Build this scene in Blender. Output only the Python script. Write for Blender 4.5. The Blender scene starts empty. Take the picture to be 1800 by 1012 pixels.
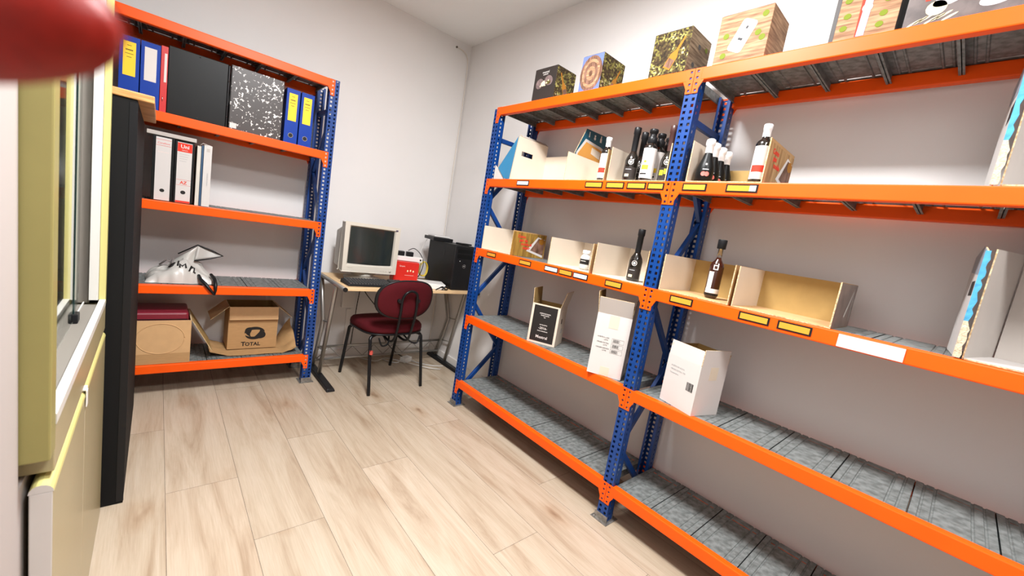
import bpy, math, random
from mathutils import Vector, Matrix, noise
C = bpy.context.scene
COL = C.collection
PI = math.pi
random.seed(7)
# ------------------------------------------------------------------ camera
cam = bpy.data.cameras.new('camera'); co = bpy.data.objects.new('camera', cam); COL.objects.link(co)
CR = ((0.7481004, -0.0343742, -0.6626946), (-0.6432703, 0.2076480, -0.7369435), (0.1629390, 0.9775995, 0.1332297))
CP = (-2.0178, -3.28965, 1.25969)
co.matrix_world = Matrix([list(CR[i]) + [CP[i]] for i in range(3)] + [[0, 0, 0, 1]])
cam.sensor_width = 36; cam.lens = 710.16 / 1800 * 36
cam.clip_start = 0.01
cam.dof.use_dof = True; cam.dof.focus_distance = 2.6; cam.dof.aperture_fstop = 5.0
C.camera = co
# ------------------------------------------------------------------ world, lights, exposure
w = bpy.data.worlds.new('world'); C.world = w; w.use_nodes = True
w.node_tree.nodes['Background'].inputs[0].default_value = (1, 0.95, 0.9, 1)
w.node_tree.nodes['Background'].inputs[1].default_value = 0.25
def area(name, loc, sx, sy, power, col=(0.97, 0.985, 1.0)):
    l = bpy.data.lights.new(name, 'AREA'); l.shape = 'RECTANGLE'; l.size = sx; l.size_y = sy; l.energy = power; l.color = col
    o = bpy.data.objects.new(name, l); COL.objects.link(o); o.location = loc
    return o
CEIL = 2.80
LAMPS = [(-1.42, -2.20, 58), (-1.42, -3.80, 31)]  # second lamp is unseen, added as fill light
for i, (lx, ly, pw) in enumerate(LAMPS):
    area('ceiling_lamp_light', (lx, ly, CEIL - 0.045), 0.34, 0.5, pw)
C.view_settings.view_transform = 'Standard'; C.view_settings.look = 'None'
C.view_settings.gamma = 1; C.view_settings.use_curve_mapping = False
C.view_settings.exposure = 0.71

# ------------------------------------------------------------------ materials
def nt(name):
    m = bpy.data.materials.new(name); m.use_nodes = True
    return m, m.node_tree.nodes, m.node_tree.links, m.node_tree.nodes['Principled BSDF']
def M(name, col, rough=0.5, metal=0.0, var=0.0, scale=30, bump=0.0, bscale=200, col2=None, coat=0.0, trans=0.0, emis=None, stretch=None, lo=.35, hi=.65):
    m, N, L, b = nt(name)
    b.inputs['Base Color'].default_value = (*col, 1); b.inputs['Roughness'].default_value = rough; b.inputs['Metallic'].default_value = metal
    if coat: b.inputs['Coat Weight'].default_value = coat; b.inputs['Coat Roughness'].default_value = 0.15
    if trans: b.inputs['Transmission Weight'].default_value = trans
    if emis: b.inputs['Emission Color'].default_value = (*emis[0], 1); b.inputs['Emission Strength'].default_value = emis[1]
    tc = N.new('ShaderNodeTexCoord'); mp = N.new('ShaderNodeMapping'); L.new(tc.outputs['Object'], mp.inputs[0])
    if stretch: mp.inputs['Scale'].default_value = stretch
    if var or col2:
        n = N.new('ShaderNodeTexNoise'); n.inputs['Scale'].default_value = scale; n.inputs['Detail'].default_value = 5
        L.new(mp.outputs[0], n.inputs['Vector'])
        r = N.new('ShaderNodeValToRGB'); r.color_ramp.elements[0].position = lo; r.color_ramp.elements[1].position = hi
        c2 = col2 or tuple(c * (1 - var) for c in col)
        r.color_ramp.elements[0].color = (*c2, 1); r.color_ramp.elements[1].color = (*col, 1)
        L.new(n.outputs['Fac'], r.inputs[0]); L.new(r.outputs[0], b.inputs['Base Color'])
    if bump:
        n = N.new('ShaderNodeTexNoise'); n.inputs['Scale'].default_value = bscale; n.inputs['Detail'].default_value = 3
        L.new(mp.outputs[0], n.inputs['Vector'])
        bp = N.new('ShaderNodeBump'); bp.inputs['Strength'].default_value = bump; bp.inputs['Distance'].default_value = 0.002
        L.new(n.outputs['Fac'], bp.inputs['Height']); L.new(bp.outputs[0], b.inputs['Normal'])
    return m
wallm = M('white_paint', (0.78, 0.757, 0.742), 0.6, bump=0.12, bscale=60, var=0.02, scale=3)
ceilm = M('ceiling_paint', (0.90, 0.895, 0.885), 0.7, var=0.015, scale=2)
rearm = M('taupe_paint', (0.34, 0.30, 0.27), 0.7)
linem = M('dimmed_partition_paint', (0.46, 0.42, 0.40), 0.6)  # white partition wall, colour darkened to stand in for weaker light there
basem = M('baseboard_white', (0.78, 0.75, 0.72), 0.4)
blue = M('blue_enamel', (0.001, 0.046, 0.23), 0.40, var=0.15, scale=15)
orange = M('orange_enamel', (0.98, 0.102, 0.001), 0.42, var=0.06, scale=8)
galv = M('galvanised_steel', (0.24, 0.255, 0.25), 0.5, 0.15, col2=(0.12, 0.13, 0.125), scale=45, bump=0.05, bscale=300)
footm = M('bare_steel', (0.38, 0.36, 0.33), 0.45, 0.7, var=0.4, scale=60)
kraft = M('kraft_card', (0.46, 0.27, 0.115), 0.75, var=0.08, scale=25, stretch=(1, 1, 5), bump=0.05)
kraftl = M('light_kraft_card', (0.62, 0.38, 0.18), 0.7, var=0.06, scale=25)
kraftd = M('kraft_inside', (0.40, 0.26, 0.085), 0.8, var=0.1, scale=20)
kedge = M('corrugated_edge', (0.42, 0.27, 0.12), 0.85, col2=(0.75, 0.6, 0.38), scale=160, bump=0.6, bscale=250)
cream = M('cream_card', (0.68, 0.59, 0.48), 0.6, var=0.03, scale=12)
whitec = M('white_card', (0.62, 0.59, 0.565), 0.55, var=0.02, scale=10)
greyc = M('greyboard', (0.50, 0.46, 0.42), 0.65, var=0.06, scale=10)
dark = M('black_plastic', (0.012, 0.012, 0.013), 0.35)
darkg = M('black_satin', (0.006, 0.0065, 0.0065), 0.42, bump=0.03)
blackc = M('black_print', (0.02, 0.018, 0.017), 0.5)
white = M('white_plastic', (0.80, 0.78, 0.75), 0.35)
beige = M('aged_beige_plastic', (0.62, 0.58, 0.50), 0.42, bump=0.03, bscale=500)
beige2 = M('darker_beige_plastic', (0.50, 0.47, 0.41), 0.5)  # darker beige for bezel inset, rear shell, base and buttons
yel = M('yellow_paper', (0.95, 0.62, 0.02), 0.6)
yel2 = M('pale_yellow_paper', (0.74, 0.32, 0.035), 0.55)
whitep = M('white_paper', (0.68, 0.64, 0.61), 0.65)
pink = M('pinkish_paper', (0.85, 0.66, 0.60), 0.6, var=0.06)
redp = M('red_print', (0.70, 0.05, 0.03), 0.5)
redb = M('red_board', (0.55, 0.012, 0.012), 0.4)
bluebd = M('blue_binder_board', (0.006, 0.045, 0.33), 0.42, var=0.05, scale=20)
tealc = M('blue_print_card', (0.03, 0.19, 0.36), 0.45, var=0.12, scale=8)
tealdk = M('teal_print_card', (0.006, 0.075, 0.12), 0.45)
orangec = M('orange_tan_card', (0.62, 0.29, 0.06), 0.6)
chrome = M('chrome', (0.7, 0.7, 0.7), 0.2, 1.0)
greymet = M('grey_painted_tube', (0.40, 0.385, 0.36), 0.35, 0.7)
maple = M('maple_laminate', (0.78, 0.55, 0.31), 0.4, col2=(0.68, 0.45, 0.24), scale=6, stretch=(1, 12, 12))
burg = M('burgundy_cloth', (0.085, 0.004, 0.008), 0.85, var=0.2, scale=300, bump=0.35, bscale=900)
blackt = M('black_tube', (0.010, 0.010, 0.011), 0.3)
oakb = M('orange_wood_edge', (0.60, 0.32, 0.11), 0.5, col2=(0.42, 0.20, 0.06), scale=8, stretch=(2, 2, 20))
olive = M('olive_paint', (0.30, 0.265, 0.09), 0.4, var=0.06, scale=10)
creamg = M('cream_green_laminate', (0.40, 0.34, 0.185), 0.35, var=0.05, scale=4, coat=0.2)
lime = M('pale_lime_edge', (0.58, 0.53, 0.20), 0.3)
alu = M('white_aluminium', (0.66, 0.65, 0.60), 0.35)
alug = M('grey_track', (0.20, 0.18, 0.155), 0.5)
bagw = M('white_polythene', (0.56, 0.54, 0.50), 0.32, var=0.06, scale=8, bump=0.15, bscale=30)
tube_y = M('yellow_cable', (0.85, 0.62, 0.05), 0.4)
greyw = M('light_grey_cable', (0.62, 0.60, 0.57), 0.45)
screen = M('dark_crt_glass', (0.018, 0.024, 0.022), 0.12, coat=0.5)
redbox = M('red_carton', (0.60, 0.02, 0.012), 0.35)
creamp = M('gold_cream_print', (0.78, 0.66, 0.42), 0.5)
silverc = M('white_capsule', (0.80, 0.78, 0.78), 0.3)
bottleg = M('dark_bottle_glass', (0.010, 0.008, 0.006), 0.08, coat=0.6)
oilg = M('dark_red_oil', (0.035, 0.008, 0.004), 0.08, coat=0.6)
rust = M('dark_bronze_foil', (0.075, 0.032, 0.028), 0.35)
finm = M('red_skin', (0.27, 0.010, 0.004), 0.5, var=0.25, scale=500, bump=0.2, bscale=900)
nailm = M('pink_nail', (0.42, 0.03, 0.02), 0.35)
cabm = M('matte_black', (0.005, 0.005, 0.005), 0.8)
book = M('page_block', (0.70, 0.66, 0.58), 0.8, stretch=(200, 1, 1), var=0.2, scale=3)
navy = M('navy_cover', (0.03, 0.08, 0.16), 0.4)
darkbr = M('black_brown_print', (0.035, 0.028, 0.025), 0.4)
skinp = M('pale_hand_print', (0.24, 0.17, 0.165), 0.5, var=0.5, scale=60)
lav = M('lavender_print', (0.13, 0.17, 0.36), 0.5)
barkp = M('bark_print', (0.26, 0.14, 0.10), 0.55, col2=(0.10, 0.05, 0.03), scale=30, stretch=(1, 3, .6))
amber = M('amber_print', (0.36, 0.15, 0.02), 0.4)
greenp = M('olive_green_print', (0.16, 0.20, 0.02), 0.5)
lilac = M('lilac_print', (0.38, 0.36, 0.48), 0.5)
deskgap = M('dark_joint', (0.05, 0.04, 0.035), 0.9)  # dark layer below the planks, visible in their joints
glassm, N, L, b = nt('clear_glass')
b.inputs['Base Color'].default_value = (0.86, 0.92, 0.89, 1); b.inputs['Roughness'].default_value = 0.02; b.inputs['IOR'].default_value = 1.5
b.inputs['Transmission Weight'].default_value = 1.0
jarglass, N, L, b = nt('jar_glass')
b.inputs['Base Color'].default_value = (0.95, 0.95, 0.93, 1); b.inputs['Roughness'].default_value = 0.05; b.inputs['Transmission Weight'].default_value = 1.0
gedge = M('dark_green_glass_edge', (0.004, 0.03, 0.028), 0.15)

def ramp(N, pts):
    r = N.new('ShaderNodeValToRGB'); e = r.color_ramp.elements
    e[0].position, e[0].color = pts[0][0], (*pts[0][1], 1); e[1].position, e[1].color = pts[-1][0], (*pts[-1][1], 1)
    for p, c in pts[1:-1]:
        x = e.new(p); x.color = (*c, 1)
    return r
def olives_mat():
    m, N, L, b = nt('printed_olives_photo'); b.inputs['Roughness'].default_value = 0.45
    tc = N.new('ShaderNodeTexCoord'); v = N.new('ShaderNodeTexVoronoi'); v.inputs['Scale'].default_value = 125
    n = N.new('ShaderNodeTexNoise'); n.inputs['Scale'].default_value = 22; n.inputs['Detail'].default_value = 4
    L.new(tc.outputs['Object'], v.inputs['Vector']); L.new(tc.outputs['Object'], n.inputs['Vector'])
    sep = N.new('ShaderNodeSeparateColor'); L.new(v.outputs['Color'], sep.inputs[0])
    r = ramp(N, [(0.0, (0.02, 0.014, 0.008)), (0.35, (0.07, 0.045, 0.02)), (0.6, (0.16, 0.14, 0.035)), (0.8, (0.30, 0.27, 0.08)), (1.0, (0.42, 0.36, 0.22))])
    mul = N.new('ShaderNodeMath'); mul.operation = 'MULTIPLY'
    r2 = ramp(N, [(0.35, (0.25, 0.25, 0.25)), (0.6, (1, 1, 1))]); L.new(n.outputs['Fac'], r2.inputs[0])
    L.new(sep.outputs[0], mul.inputs[0]); L.new(r2.outputs[0], mul.inputs[1]); L.new(mul.outputs[0], r.inputs[0]); L.new(r.outputs[0], b.inputs['Base Color'])
    return m
olivep = olives_mat()
def marble_mat():
    m, N, L, b = nt('marbled_board'); b.inputs['Roughness'].default_value = 0.4
    tc = N.new('ShaderNodeTexCoord'); n = N.new('ShaderNodeTexNoise'); n.inputs['Scale'].default_value = 62; n.inputs['Detail'].default_value = 2.0; n.inputs['Distortion'].default_value = 0.8
    L.new(tc.outputs['Object'], n.inputs['Vector'])
    n2 = N.new('ShaderNodeTexNoise'); n2.inputs['Scale'].default_value = 9; L.new(tc.outputs['Object'], n2.inputs['Vector'])
    ad = N.new('ShaderNodeMath'); ad.operation = 'MULTIPLY_ADD'; ad.inputs[1].default_value = 0.5; L.new(n2.outputs['Fac'], ad.inputs[0]); L.new(n.outputs['Fac'], ad.inputs[2])
    r = ramp(N, [(0.855, (0.045, 0.036, 0.033)), (0.875, (0.80, 0.78, 0.75))]); L.new(ad.outputs[0], r.inputs[0]); L.new(r.outputs[0], b.inputs['Base Color'])
    return m
marble = marble_mat()
def woodprint(name, c1, c2, stretch, scale=10):
    return M(name, c1, 0.45, col2=c2, scale=scale, stretch=stretch)
woodpr = woodprint('printed_pale_planks', (0.46, 0.28, 0.16), (0.20, 0.105, 0.06), (2, 2, 22), 5)
woodgr = woodprint('printed_grey_planks', (0.38, 0.28, 0.18), (0.14, 0.09, 0.055), (2, 2, 22), 5)
woodv = M('printed_amber_planks', (0.42, 0.25, 0.05), 0.4, col2=(0.19, 0.10, 0.025), scale=6, stretch=(9, 9, 1))
woodx = M('printed_tan_planks', (0.50, 0.32, 0.15), 0.4, col2=(0.28, 0.15, 0.06), scale=6, stretch=(9, 9, 1))

def floor_mat():
    m, N, L, b = nt('pale_oak_laminate'); b.inputs['Roughness'].default_value = 0.36
    tc = N.new('ShaderNodeTexCoord'); at = N.new('ShaderNodeAttribute'); at.attribute_name = 'plank'
    mp = N.new('ShaderNodeMapping'); mp.inputs['Scale'].default_value = (7, 0.7, 1)
    add = N.new('ShaderNodeVectorMath'); add.operation = 'MULTIPLY_ADD'; add.inputs[1].default_value = (37, 53, 71)
    L.new(at.outputs['Color'], add.inputs[0]); L.new(tc.outputs['Object'], add.inputs[2]); L.new(add.outputs[0], mp.inputs[0])
    n = N.new('ShaderNodeTexNoise'); n.inputs['Scale'].default_value = 2.0; n.inputs['Detail'].default_value = 8; n.inputs['Roughness'].default_value = 0.62; n.inputs['Distortion'].default_value = 0.9
    L.new(mp.outputs[0], n.inputs['Vector'])
    r = ramp(N, [(0.28, (0.36, 0.265, 0.18)), (0.42, (0.475, 0.38, 0.28)), (0.56, (0.54, 0.45, 0.345)), (0.75, (0.575, 0.49, 0.39))]); L.new(n.outputs['Fac'], r.inputs[0])
    # fine grain
    mp2 = N.new('ShaderNodeMapping'); mp2.inputs['Scale'].default_value = (90, 3, 1); L.new(add.outputs[0], mp2.inputs[0])
    n2 = N.new('ShaderNodeTexNoise'); n2.inputs['Scale'].default_value = 3; n2.inputs['Detail'].default_value = 4; L.new(mp2.outputs[0], n2.inputs['Vector'])
    r2 = ramp(N, [(0.3, (0.88, 0.86, 0.84)), (0.7, (1, 1, 1))]); L.new(n2.outputs['Fac'], r2.inputs[0])
    mx = N.new('ShaderNodeMix'); mx.data_type = 'RGBA'; mx.blend_type = 'MULTIPLY'; mx.inputs[0].default_value = 1
    L.new(r.outputs[0], mx.inputs[6]); L.new(r2.outputs[0], mx.inputs[7])
    # knots
    mp3 = N.new('ShaderNodeMapping'); mp3.inputs['Scale'].default_value = (4.2, 1.7, 1); L.new(add.outputs[0], mp3.inputs[0])
    dn = N.new('ShaderNodeTexNoise'); dn.inputs['Scale'].default_value = 5; L.new(mp3.outputs[0], dn.inputs['Vector'])
    dm = N.new('ShaderNodeVectorMath'); dm.operation = 'MULTIPLY_ADD'; dm.inputs[1].default_value = (0.22, 0.22, 0.22); L.new(dn.outputs['Color'], dm.inputs[0]); L.new(mp3.outputs[0], dm.inputs[2])
    v = N.new('ShaderNodeTexVoronoi'); v.inputs['Scale'].default_value = 1.15; L.new(dm.outputs[0], v.inputs['Vector'])
    r3 = ramp(N, [(0.0, (0.34, 0.24, 0.17)), (0.05, (0.58, 0.46, 0.37)), (0.12, (0.87, 0.80, 0.74)), (0.26, (1, 1, 1))]); L.new(v.outputs['Distance'], r3.inputs[0])
    mx2 = N.new('ShaderNodeMix'); mx2.data_type = 'RGBA'; mx2.blend_type = 'MULTIPLY'; mx2.inputs[0].default_value = 0.85
    L.new(mx.outputs[2], mx2.inputs[6]); L.new(r3.outputs[0], mx2.inputs[7])
    # per plank tint
    hs = N.new('ShaderNodeSeparateColor'); L.new(at.outputs['Color'], hs.inputs[0])
    r4 = ramp(N, [(0, (0.93, 0.93, 0.92)), (1, (1.03, 1.02, 1.02))]); L.new(hs.outputs[2], r4.inputs[0])
    mx3 = N.new('ShaderNodeMix'); mx3.data_type = 'RGBA'; mx3.blend_type = 'MULTIPLY'; mx3.inputs[0].default_value = 1
    L.new(mx2.outputs[2], mx3.inputs[6]); L.new(r4.outputs[0], mx3.inputs[7]); L.new(mx3.outputs[2], b.inputs['Base Color'])
    return m
floorm = floor_mat()

orange.node_tree.nodes['Principled BSDF'].inputs['Specular IOR Level'].default_value = 0.3
for m_ in (wallm, ceilm, bluebd, yel2, linem):
    m_.node_tree.nodes['Principled BSDF'].inputs['Specular IOR Level'].default_value = 0.2
for m_ in (olivep, woodpr, woodgr, woodv, woodx, barkp, lav, greenp, lilac, amber, skinp, redp, creamp):
    m_.node_tree.nodes['Principled BSDF'].inputs['Specular IOR Level'].default_value = 0.12
    m_.node_tree.nodes['Principled BSDF'].inputs['Roughness'].default_value = 0.65
for m_ in (dark, darkg, cabm, blackc, darkbr, blackt, finm, burg):
    m_.node_tree.nodes['Principled BSDF'].inputs['Specular IOR Level'].default_value = 0.22
# ------------------------------------------------------------------ mesh helpers
class G:
    def __init__(s): s.v = []; s.f = []; s.m = []; s.mats = []; s.sm = []
    def mi(s, m):
        if m not in s.mats: s.mats.append(m)
        return s.mats.index(m)
    def face(s, pts, m, smooth=False):
        k = len(s.v); s.v += [tuple(p) for p in pts]; s.f.append(tuple(range(k, k + len(pts)))); s.m.append(s.mi(m)); s.sm.append(smooth); return s
    def hexa(s, p, m, fm=None):
        # p: 8 points 0-3 bottom ccw, 4-7 top ; faces: bottom, top, y-, x+, y+, x-
        k = len(s.v); s.v += [tuple(q) for q in p]
        F = ((0, 3, 2, 1), (4, 5, 6, 7), (0, 1, 5, 4), (1, 2, 6, 5), (2, 3, 7, 6), (3, 0, 4, 7))
        for i, f in enumerate(F):
            s.f.append(tuple(k + j for j in f)); s.m.append(s.mi((fm or {}).get(i, m))); s.sm.append(False)
        return s
    def box(s, x0, x1, y0, y1, z0, z1, m, fm=None):
        return s.hexa([(x0, y0, z0), (x1, y0, z0), (x1, y1, z0), (x0, y1, z0), (x0, y0, z1), (x1, y0, z1), (x1, y1, z1), (x0, y1, z1)], m, fm)
    def slab(s, p0, u, v, t, mo, mi_=None, me=None):
        # sheet p0,p0+u,p0+u+v,p0+v ; thickness t along u x v ; base plane gets mo, lifted plane mi_, rim me
        p0, u, v = Vector(p0), Vector(u), Vector(v); n = u.cross(v).normalized() * t
        a = [p0, p0 + u, p0 + u + v, p0 + v]; bb = [q + n for q in a]
        return s.poly_sheet(a, n, mo, mi_, me)
    def poly_sheet(s, pts, n, mo, mi_=None, me=None):
        a = [Vector(q) for q in pts]; n = Vector(n); k = len(s.v); c = len(a)
        s.v += [tuple(q) for q in a] + [tuple(q + n) for q in a]
        s.f.append(tuple(range(k + c - 1, k - 1, -1))); s.m.append(s.mi(mo)); s.sm.append(False)
        s.f.append(tuple(range(k + c, k + 2 * c))); s.m.append(s.mi(mi_ or mo)); s.sm.append(False)
        for i in range(c):
            j = (i + 1) % c
            s.f.append((k + i, k + j, k + c + j, k + c + i)); s.m.append(s.mi(me or mo)); s.sm.append(False)
        return s
    def tube(s, path, r, m, seg=10, cap=True, closed=False):
        P = [Vector(p) for p in path]; n = len(P); k = len(s.v)
        rr = r if isinstance(r, (list, tuple)) else [r] * n
        up = None
        for i, p in enumerate(P):
            if closed: d = (P[(i + 1) % n] - P[i - 1])
            else: d = (P[min(i + 1, n - 1)] - P[max(i - 1, 0)])
            d.normalize()
            if up is None: up = d.orthogonal().normalized()
            up = (up - d * up.dot(d)).normalized(); q = d.cross(up)
            for a in range(seg):
                t = 2 * PI * a / seg
                s.v.append(tuple(p + (up * math.cos(t) + q * math.sin(t)) * rr[i]))
        for i in range(n if closed else n - 1):
            i2 = (i + 1) % n
            for a in range(seg):
                b_ = (a + 1) % seg
                s.f.append((k + i * seg + a, k + i * seg + b_, k + i2 * seg + b_, k + i2 * seg + a)); s.m.append(s.mi(m)); s.sm.append(True)
        if cap and not closed:
            s.f.append(tuple(k + a for a in range(seg))[::-1]); s.m.append(s.mi(m)); s.sm.append(False)
            s.f.append(tuple(k + (n - 1) * seg + a for a in range(seg))); s.m.append(s.mi(m)); s.sm.append(False)
        return s
    def lathe(s, prof, m, seg=24, c=(0, 0, 0), a0=0, a1=2 * PI, mats=None):
        k = len(s.v); full = abs(a1 - a0 - 2 * PI) < 1e-6; ns = seg if full else seg + 1
        for (r, z) in prof:
            for a in range(ns):
                t = a0 + (a1 - a0) * a / seg
                s.v.append((c[0] + r * math.cos(t), c[1] + r * math.sin(t), c[2] + z))
        for i in range(len(prof) - 1):
            for a in range(seg):
                b_ = (a + 1) % ns if full else a + 1
                s.f.append((k + i * ns + a, k + i * ns + b_, k + (i + 1) * ns + b_, k + (i + 1) * ns + a)); s.m.append(s.mi(mats[i] if mats else m)); s.sm.append(True)
        return s
    def grid(s, fn, nu, nv, m, smooth=True):
        k = len(s.v)
        for i in range(nu + 1):
            for j in range(nv + 1): s.v.append(tuple(fn(i / nu, j / nv)))
        for i in range(nu):
            for j in range(nv):
                a = k + i * (nv + 1) + j
                s.f.append((a, a + nv + 1, a + nv + 2, a + 1)); s.m.append(s.mi(m)); s.sm.append(smooth)
        return s
    def ell(s, o, u, v, ru, rv, m, seg=24, rot=0, a0=0, a1=2 * PI):
        o, u, v = Vector(o), Vector(u), Vector(v)
        pts = []
        for i in range(seg):
            t = a0 + (a1 - a0) * i / seg; x, y = ru * math.cos(t), rv * math.sin(t)
            pts.append(o + u * (x * math.cos(rot) - y * math.sin(rot)) + v * (x * math.sin(rot) + y * math.cos(rot)))
        return s.face(pts, m)
    def obj(s, name, parent=None, bevel=0, loc=None, solid=0, sub=0):
        me = bpy.data.meshes.new(name); me.from_pydata(s.v, [], s.f); me.update()
        for m in s.mats: me.materials.append(m)
        me.polygons.foreach_set('material_index', s.m); me.polygons.foreach_set('use_smooth', s.sm)
        o = bpy.data.objects.new(name, me); COL.objects.link(o)
        if parent: o.parent = parent
        if loc: o.location = loc
        if solid:
            md = o.modifiers.new('solid', 'SOLIDIFY'); md.thickness = solid; md.offset = 0
        if bevel:
            md = o.modifiers.new('bevel', 'BEVEL'); md.width = bevel; md.segments = 2; md.limit_method = 'ANGLE'
        if sub:
            md = o.modifiers.new('sub', 'SUBSURF'); md.levels = sub; md.render_levels = sub
        return o
def weld(o, d=1e-5):
    md = o.modifiers.new('weld', 'WELD'); md.merge_threshold = d
    return o
def thing(name, label, cat, loc=(0, 0, 0), rz=0, group=None):
    o = bpy.data.objects.new(name, None); COL.objects.link(o); o.location = loc; o.rotation_euler = (0, 0, rz); o.empty_display_size = 0.1
    o['label'] = label; o['category'] = cat
    if group: o['group'] = group
    return o
def tag(o, label, cat, group=None, kind=None):
    o['label'] = label; o['category'] = cat
    if group: o['group'] = group
    if kind: o['kind'] = kind
    return o
def struct(o, label=None):
    o['kind'] = 'structure'
    if label: o['label'] = label
    return o
def dup(root, loc=None, rz=None, label=None, group=None):
    r = root.copy(); COL.objects.link(r)
    if loc: r.location = loc
    if rz is not None: r.rotation_euler = (0, 0, rz)
    if label: r['label'] = label
    if group: r['group'] = group
    def rec(a, b):
        for ch in list(a.children):
            c = ch.copy(); COL.objects.link(c); c.parent = b; rec(ch, c)
    rec(root, r)
    return r
def text(name, body, m, parent, o, u, v, size, ext=0.0002, align='CENTER', bold=0):
    # lettering whose baseline runs along u, up along v, standing just off the surface at o
    cu = bpy.data.curves.new('t', 'FONT'); cu.body = body; cu.size = size; cu.extrude = ext; cu.align_x = align; cu.align_y = 'CENTER'; cu.offset = bold
    cu.resolution_u = 2
    t = bpy.data.objects.new('t', cu); COL.objects.link(t)
    dg = bpy.context.evaluated_depsgraph_get(); me = bpy.data.meshes.new_from_object(t.evaluated_get(dg))
    bpy.data.objects.remove(t)
    U, V = Vector(u).normalized(), Vector(v).normalized(); W = U.cross(V)
    me.transform(Matrix(((U.x, V.x, W.x, o[0]), (U.y, V.y, W.y, o[1]), (U.z, V.z, W.z, o[2]), (0, 0, 0, 1))))
    me.materials.clear(); me.materials.append(m)
    ob = bpy.data.objects.new(name, me); COL.objects.link(ob); ob.parent = parent
    return ob
X, Y, Z = Vector((1, 0, 0)), Vector((0, 1, 0)), Vector((0, 0, 1))

# ------------------------------------------------------------------ room
XL_ROOM, Y_BACK = -3.5, -6.2
def plain(name, x0, x1, y0, y1, z0, z1, m, label=None):
    return struct(G().box(x0, x1, y0, y1, z0, z1, m).obj(name), label)
plain('wall_right', 0, 0.12, Y_BACK, 0.12, -0.05, CEIL, wallm)
plain('wall_back', XL_ROOM, 0, 0, 0.12, -0.05, CEIL, wallm)
plain('wall_left', XL_ROOM - 0.12, XL_ROOM, Y_BACK, 0.12, -0.05, CEIL, rearm)
plain('wall_front', XL_ROOM, 0, Y_BACK - 0.12, Y_BACK, -0.05, CEIL, rearm)
plain('ceiling', XL_ROOM - 0.12, 0.12, Y_BACK - 0.12, 0.12, CEIL, CEIL + 0.1, ceilm)
# floor: planks
g = G(); g.box(XL_ROOM - .1, 0.1, Y_BACK - .1, 0.1, -0.05, -0.0012, deskgap)
PW, PL = 0.2455, 1.40
starts = {0: -1.357, 1: -1.775, 2: -1.113, 3: -1.525, 4: -2.28, 5: -1.28, 6: -2.04, 7: -1.0, -1: -2.2, -2: -.9, -3: -1.6, -4: -2.4, -5: -1.3, -6: -.6, -7: -1.9}
tints = []
tints += [(0.5, 0.5, 0.5)] * 6
for k in range(-7, 8):
    xa = -1.956 + PW * k + 0.0006; xb = xa + PW - 0.0012
    y = starts[k] + PL * 3
    while y > Y_BACK - .1:
        ya, yb = y - PL + 0.0006, y - 0.0006
        x0, x1, y0, y1 = max(xa, XL_ROOM), min(xb, 0), max(ya, Y_BACK), min(yb, 0)
        if x1 > x0 + .002 and y1 > y0 + .002:
            g.face([(x0, y0, 0), (x1, y0, 0), (x1, y1, 0), (x0, y1, 0)], floorm); tints.append((random.random(), random.random(), random.random()))
        y -= PL
fo = struct(g.obj('floor'))
at = fo.data.attributes.new('plank', 'FLOAT_COLOR', 'FACE')
for i, t in enumerate(tints): at.data[i].color = (*t, 1)
# baseboards
struct(G().box(-0.012, 0, Y_BACK, 0, 0, 0.085, basem).obj('baseboard_right', bevel=0.002))
struct(G().box(XL_ROOM, -0.012, -0.012, 0, 0, 0.085, basem).obj('baseboard_back', bevel=0.002))
# cable trunking and socket below the desk on the back wall
g = G().box(-0.83, -0.795, -0.012, 0, 0.085, 0.43, basem); struct(g.obj('trim_1', bevel=0.001))
t = thing('wall_socket', 'white double wall socket box on back wall under the desk', 'socket', (-0.825, 0, 0.52))
G().box(-0.055, 0.045, -0.035, -0.0005, -0.075, 0.065, white).obj('socket_box', t, bevel=0.004)
g = G().ell((0, -0.0355, 0.0), X, Z, 0.006, 0.006, dark); g.obj('pin_hole', t)
g = G().box(-0.045, 0.035, -0.037, -0.0352, -0.062, 0.052, basem); g.obj('faceplate', t, bevel=0.001)

# ceiling lamps; the one behind the camera is unseen, added for fill
for i, (lx, ly, pw) in enumerate(LAMPS):
    t = thing('ceiling_lamp', ['square white ceiling panel lamp over the middle of the room', 'added unseen ceiling panel lamp behind the camera for fill light'][i], 'lamp', (lx, ly, CEIL))
    G().box(-.31, .31, -.31, .31, -0.035, -0.0005, alu).obj('frame', t, bevel=0.003)
    em = M('lit_diffuser_%d' % i, (0.9, 0.9, 0.9), 0.5, emis=((1, 0.95, 0.9), 6.0))
    G().box(-.27, .27, -.27, .27, -0.040, -0.0355, em).obj('diffuser', t)

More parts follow.
